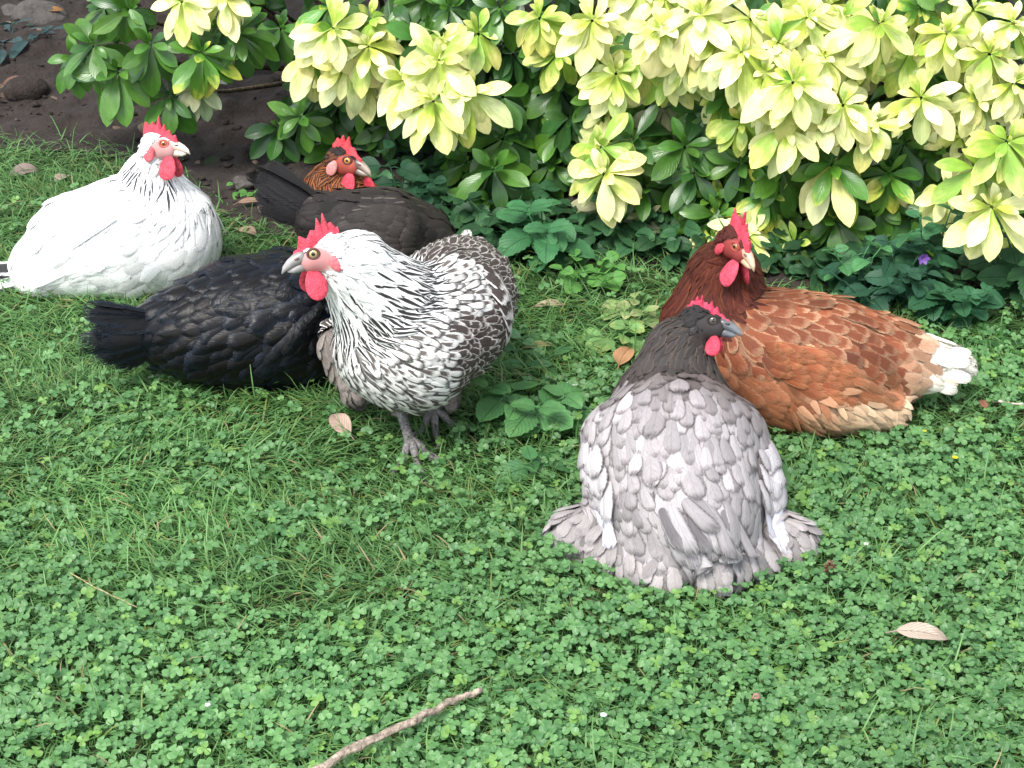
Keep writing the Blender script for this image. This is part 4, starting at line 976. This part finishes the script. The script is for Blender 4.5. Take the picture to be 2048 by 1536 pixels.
# ------------------------------------------------------------------ fallen leaves, sticks, stones and flowers
def dry_leaf(u_, v_, rot, L_, Wr, label, col=(.48, .36, .24), z=.022, curl=.9, Z0=None):
    p = atZ(u_, v_, z); d = np.array([math.cos(rot), math.sin(rot), .10])
    V, v, u = blades((p - d * L_ / 2)[None], d[None], np.array([[.1 * rs.randn(), -.35, 1.]]), L_, L_ * Wr, 'plain', 9, a0=.25, a1=-.5, fold=.25, wav=.06, side=.12)
    V2 = V.copy(); b_ = Batch(); b_.add(V, v, u, np.array(col) * .72, np.array(col) * .42, (.55, .25, .8))
    # leaf stalk
    t = unit(d); tip = p - d * L_ / 2; V, F = tube(np.array([tip - t * L_ * .22 + [0, 0, -.004], tip, tip + t * L_ * .1]), [.0008, .001, .0006], 6)
    b_.raw(V, F, np.array(col) * .6)
    o = b_.build('dry_leaf', M['dry'], origin=p); tag(o, label, 'dead leaf', 'dry leaves lying about'); return o
dry_leaf(678, 850, 2.25, .054, .52, 'curled tan leaf standing in the grass left of the speckled hen legs', (.58, .42, .33), z=.028)
dry_leaf(1845, 1265, -.25, .056, .42, 'torn pale brown leaf on the clover at lower right', (.58, .47, .37), z=.036)
dry_leaf(498, 462, -.6, .045, .45, 'crumpled brown leaf between the white hen and the dark hen tail', (.42, .30, .21), z=.02)
dry_leaf(500, 402, .1, .042, .35, 'narrow brown leaf on the soil below the dark hen tail', (.38, .24, .17), z=.02)
dry_leaf(520, 415, 1.7, .03, .3, 'small upright straw-coloured leaf beside the narrow brown leaf', (.45, .36, .26), z=.025)
dry_leaf(48, 342, .4, .05, .7, 'broad grey-brown leaf at the lawn edge by the left border', (.30, .23, .2), z=.015)
dry_leaf(122, 356, 1.1, .035, .6, 'small buff leaf behind the white hen back', (.48, .38, .3), z=.015)
dry_leaf(283, 258, 2.0, .05, .35, 'thin brown leaf behind the white hen comb', (.26, .19, .13), z=.03)
dry_leaf(232, 203, .15, .045, .3, 'long tan leaf on the soil under the green shrub leaves', (.36, .27, .19), z=.03)
dry_leaf(1245, 712, 1.3, .05, .6, 'orange-brown leaf beside the grey hen neck', (.55, .30, .15), z=.02)
dry_leaf(1100, 608, .1, .05, .3, 'pale straw leaf in the thin grass below the shrub', (.50, .42, .27), z=.012)
dry_leaf(1078, 690, .2, .045, .3, 'yellowed leaf lying by the plantain', (.50, .47, .2), z=.015)
dry_leaf(30, 162, .5, .05, .5, 'reddish brown leaf on dark soil at the left edge', (.22, .12, .09), z=.03)
dry_leaf(110, 20, .2, .045, .4, 'orange leaf on the soil beside the big stone', (.34, .17, .06), z=.05)
dry_leaf(1965, 808, 1.9, .022, .6, 'small rusty leaf in the clover below the red hen tail', (.34, .16, .10), z=.014)
dry_leaf(1513, 1393, .4, .010, .8, 'tiny pinkish withered bit in the clover near the bottom', (.52, .27, .22), z=.026)
def stick(name, label, pts, r, col):
    P = np.array(pts, float); t = np.linspace(0, 1, len(P)); tt = np.linspace(0, 1, 26)
    Q = np.stack([np.interp(tt, t, P[:, i]) for i in range(3)], 1) + rs.randn(26, 3) * r * .22
    rr = np.interp(tt, np.linspace(0, 1, len(r) if hasattr(r, '__len__') else 1), r) if hasattr(r, '__len__') else np.full(26, r) * (1 - .35 * tt)
    for kk in (7, 13, 19): rr[kk] *= 1.22
    V, F = tube(Q, rr, 10); b_ = Batch(); c = np.array(col)[None] * (.7 + .6 * rs.rand(len(V), 1)); b_.raw(V, F, (1, 1, 1)); b_.c[-1] = c
    o = b_.build(name, M['bark'], origin=P.mean(0)); tag(o, label, 'stick'); return o
stick('stick', 'bare grey-brown stick lying on the clover at the bottom', [atZ(560, 1585, .026), atZ(700, 1500, .030), atZ(830, 1440, .034), atZ(905, 1402, .034), atZ(962, 1380, .040)], .0050, (.30, .24, .19))
stick('twig', 'thin twig at the right edge below the red hen tail', [atZ(1985, 800, .02), atZ(2015, 806, .022), atZ(2070, 812, .02)], .0022, (.40, .32, .27))
stick('twig', 'thin straw stalk in the grass at lower left', [atZ(140, 1145, .03), atZ(190, 1175, .03), atZ(275, 1215, .028)], .0008, (.30, .25, .13))
def stone(u_, v_, r, label, z=.01, mat='stone'):
    p = atZ(u_, v_, z + r * .3); V, F, S = ellipsoid(p, np.diag([r * 1.2, r, r * .75]), 16, 22)
    V = p + (V - p) * (1 + .20 * vnoise(S, 2.6, int(u_)) + .10 * vnoise(S, 6, int(v_)))[:, None]
    b_ = Batch(); b_.raw(V, F, (.2, .2, .2)); o = b_.build('stone' if mat == 'stone' else 'clod', M[mat], origin=p); tag(o, label, mat == 'stone' and 'stone' or 'clod', 'stones on the soil')
stone(82, 38, .048, 'large grey stone on the soil in the top left corner')
stone(52, 180, .040, 'big dark clod of earth on the soil at left', mat='soil')
stone(485, 368, .018, 'round grey stone below the dark hen tail', z=.012)
stone(20, 30, .03, 'dark stone at the very corner beside the bluish plant')
# loose crumbs of soil
b_ = Batch()
for i in range(420):
    x = rs.uniform(-1.25, -.2) if i < 330 else rs.uniform(-.2, 1.2); y = bed_y(x) + .03 + rs.rand() ** 1.4 * 1.0; r = .0025 + .008 * rs.rand() ** 3
    p = np.array([x, y, soil_h(np.array([x]), np.array([y]))[0] + r * .4]); V, F, S = ellipsoid(p, np.diag([r * (.7 + .7 * rs.rand()), r * (.6 + .6 * rs.rand()), r * .6]), 7, 9)
    V = p + (V - p) * (1 + .38 * vnoise(S, 3.2, i))[:, None]; b_.raw(V, F, (.1, .1, .1))
o = b_.build('soil_crumbs', M['soil'], origin=(-.7, 3.2, 0)); tag(o, 'loose crumbs of dark soil on the bed', 'soil crumbs', kind='stuff')
# scraps of leaf litter under the shrub
n = 170; x = rs.uniform(-1.2, 1.3, n); y = bed_y(x) + .02 + rs.rand(n) * .9; P = np.stack([x, y, soil_h(x, y) + .004], 1); P = P[ground_free(P, .02)]; n = len(P); a = rs.rand(n) * 6.28
V, v, u = blades(P, np.stack([np.cos(a), np.sin(a), .15 * rs.randn(n)], 1), np.array([0, -.2, 1]) + .35 * rs.randn(n, 3), .012 + .02 * rs.rand(n), .007 + .008 * rs.rand(n), 'plain', 5, a1=-.8, wav=.06)
b_ = Batch(); b_.add(V, v, u, np.array([.20, .14, .10]) * (.5 + 1.2 * rs.rand(n, 1)), np.array([.12, .08, .06]), (.5, .3, 1))
o = b_.build('leaf_litter', M['dry'], origin=(0, 3, 0)); tag(o, 'scraps of dead leaf litter on the soil', 'leaf litter', kind='stuff')
def bloom(u_, v_, col, r, label, cat, z=.030, petals=5):
    p = atZ(u_, v_, z); a = np.linspace(0, 6.28, petals, endpoint=False); b_ = Batch()
    V, v, u = blades(np.tile(p, (petals, 1)), np.stack([np.cos(a), np.sin(a), np.full(petals, .35)], 1), np.tile([0, -.3, 1.], (petals, 1)), r, r * .9, 'plain', 5, a1=-.4)
    b_.add(V, v, u, col); V, F = tube(np.array([p * [1, 1, 0], p * [1, 1, .5] + [.002, 0, 0], p]), [.0008, .0007, .0007], 5); b_.raw(V, F, (.05, .15, .04))
    o = b_.build('flower' if cat != 'petal' else 'petal', M['weed'], origin=p); tag(o, label, cat)
bloom(1910, 915, (.75, .62, .04), .0045, 'tiny yellow flower in the clover right of the red hen', 'flower')
bloom(1849, 862, (.6, .6, .06), .0035, 'smallest yellow flower in the clover under the red hen fluff', 'flower')
bloom(1144, 768, (.80, .80, .78), .009, 'white petal scrap between the nettle and the grey hen', 'petal', z=.02, petals=4)
bloom(1732, 1088, (.7, .72, .62), .0035, 'tiny white flower in the clover right of the grey hen', 'flower')
bloom(415, 1410, (.8, .8, .8), .0035, 'tiny white flower in the clover at lower left', 'flower')
bloom(1207, 1430, (.8, .82, .85), .004, 'tiny white flower in the clover right of the stick', 'flower')
def clover_head(u_, v_, label):
    p = atZ(u_, v_, .028); b_ = Batch(); n = 40; d = unit(rs.randn(n, 3) + [0, 0, .4])
    V, v, u = blades(p + d * .002, d, rs.randn(n, 3), .0075, .003, 'plain', 3, a1=-.8); b_.add(V, v, u, np.array([.22, .10, .07]) * (.7 + .7 * rs.rand(n, 1)))
    V, F = tube(np.array([p * [1, 1, 0], p]), [.001, .0008], 5); b_.raw(V, F, (.05, .13, .04)); o = b_.build('clover_flower', M['dry'], origin=p); tag(o, label, 'flower head')
clover_head(1660, 1134, 'withered brown clover flower head right of the grey hen')
print('script time', time.time() - T0)
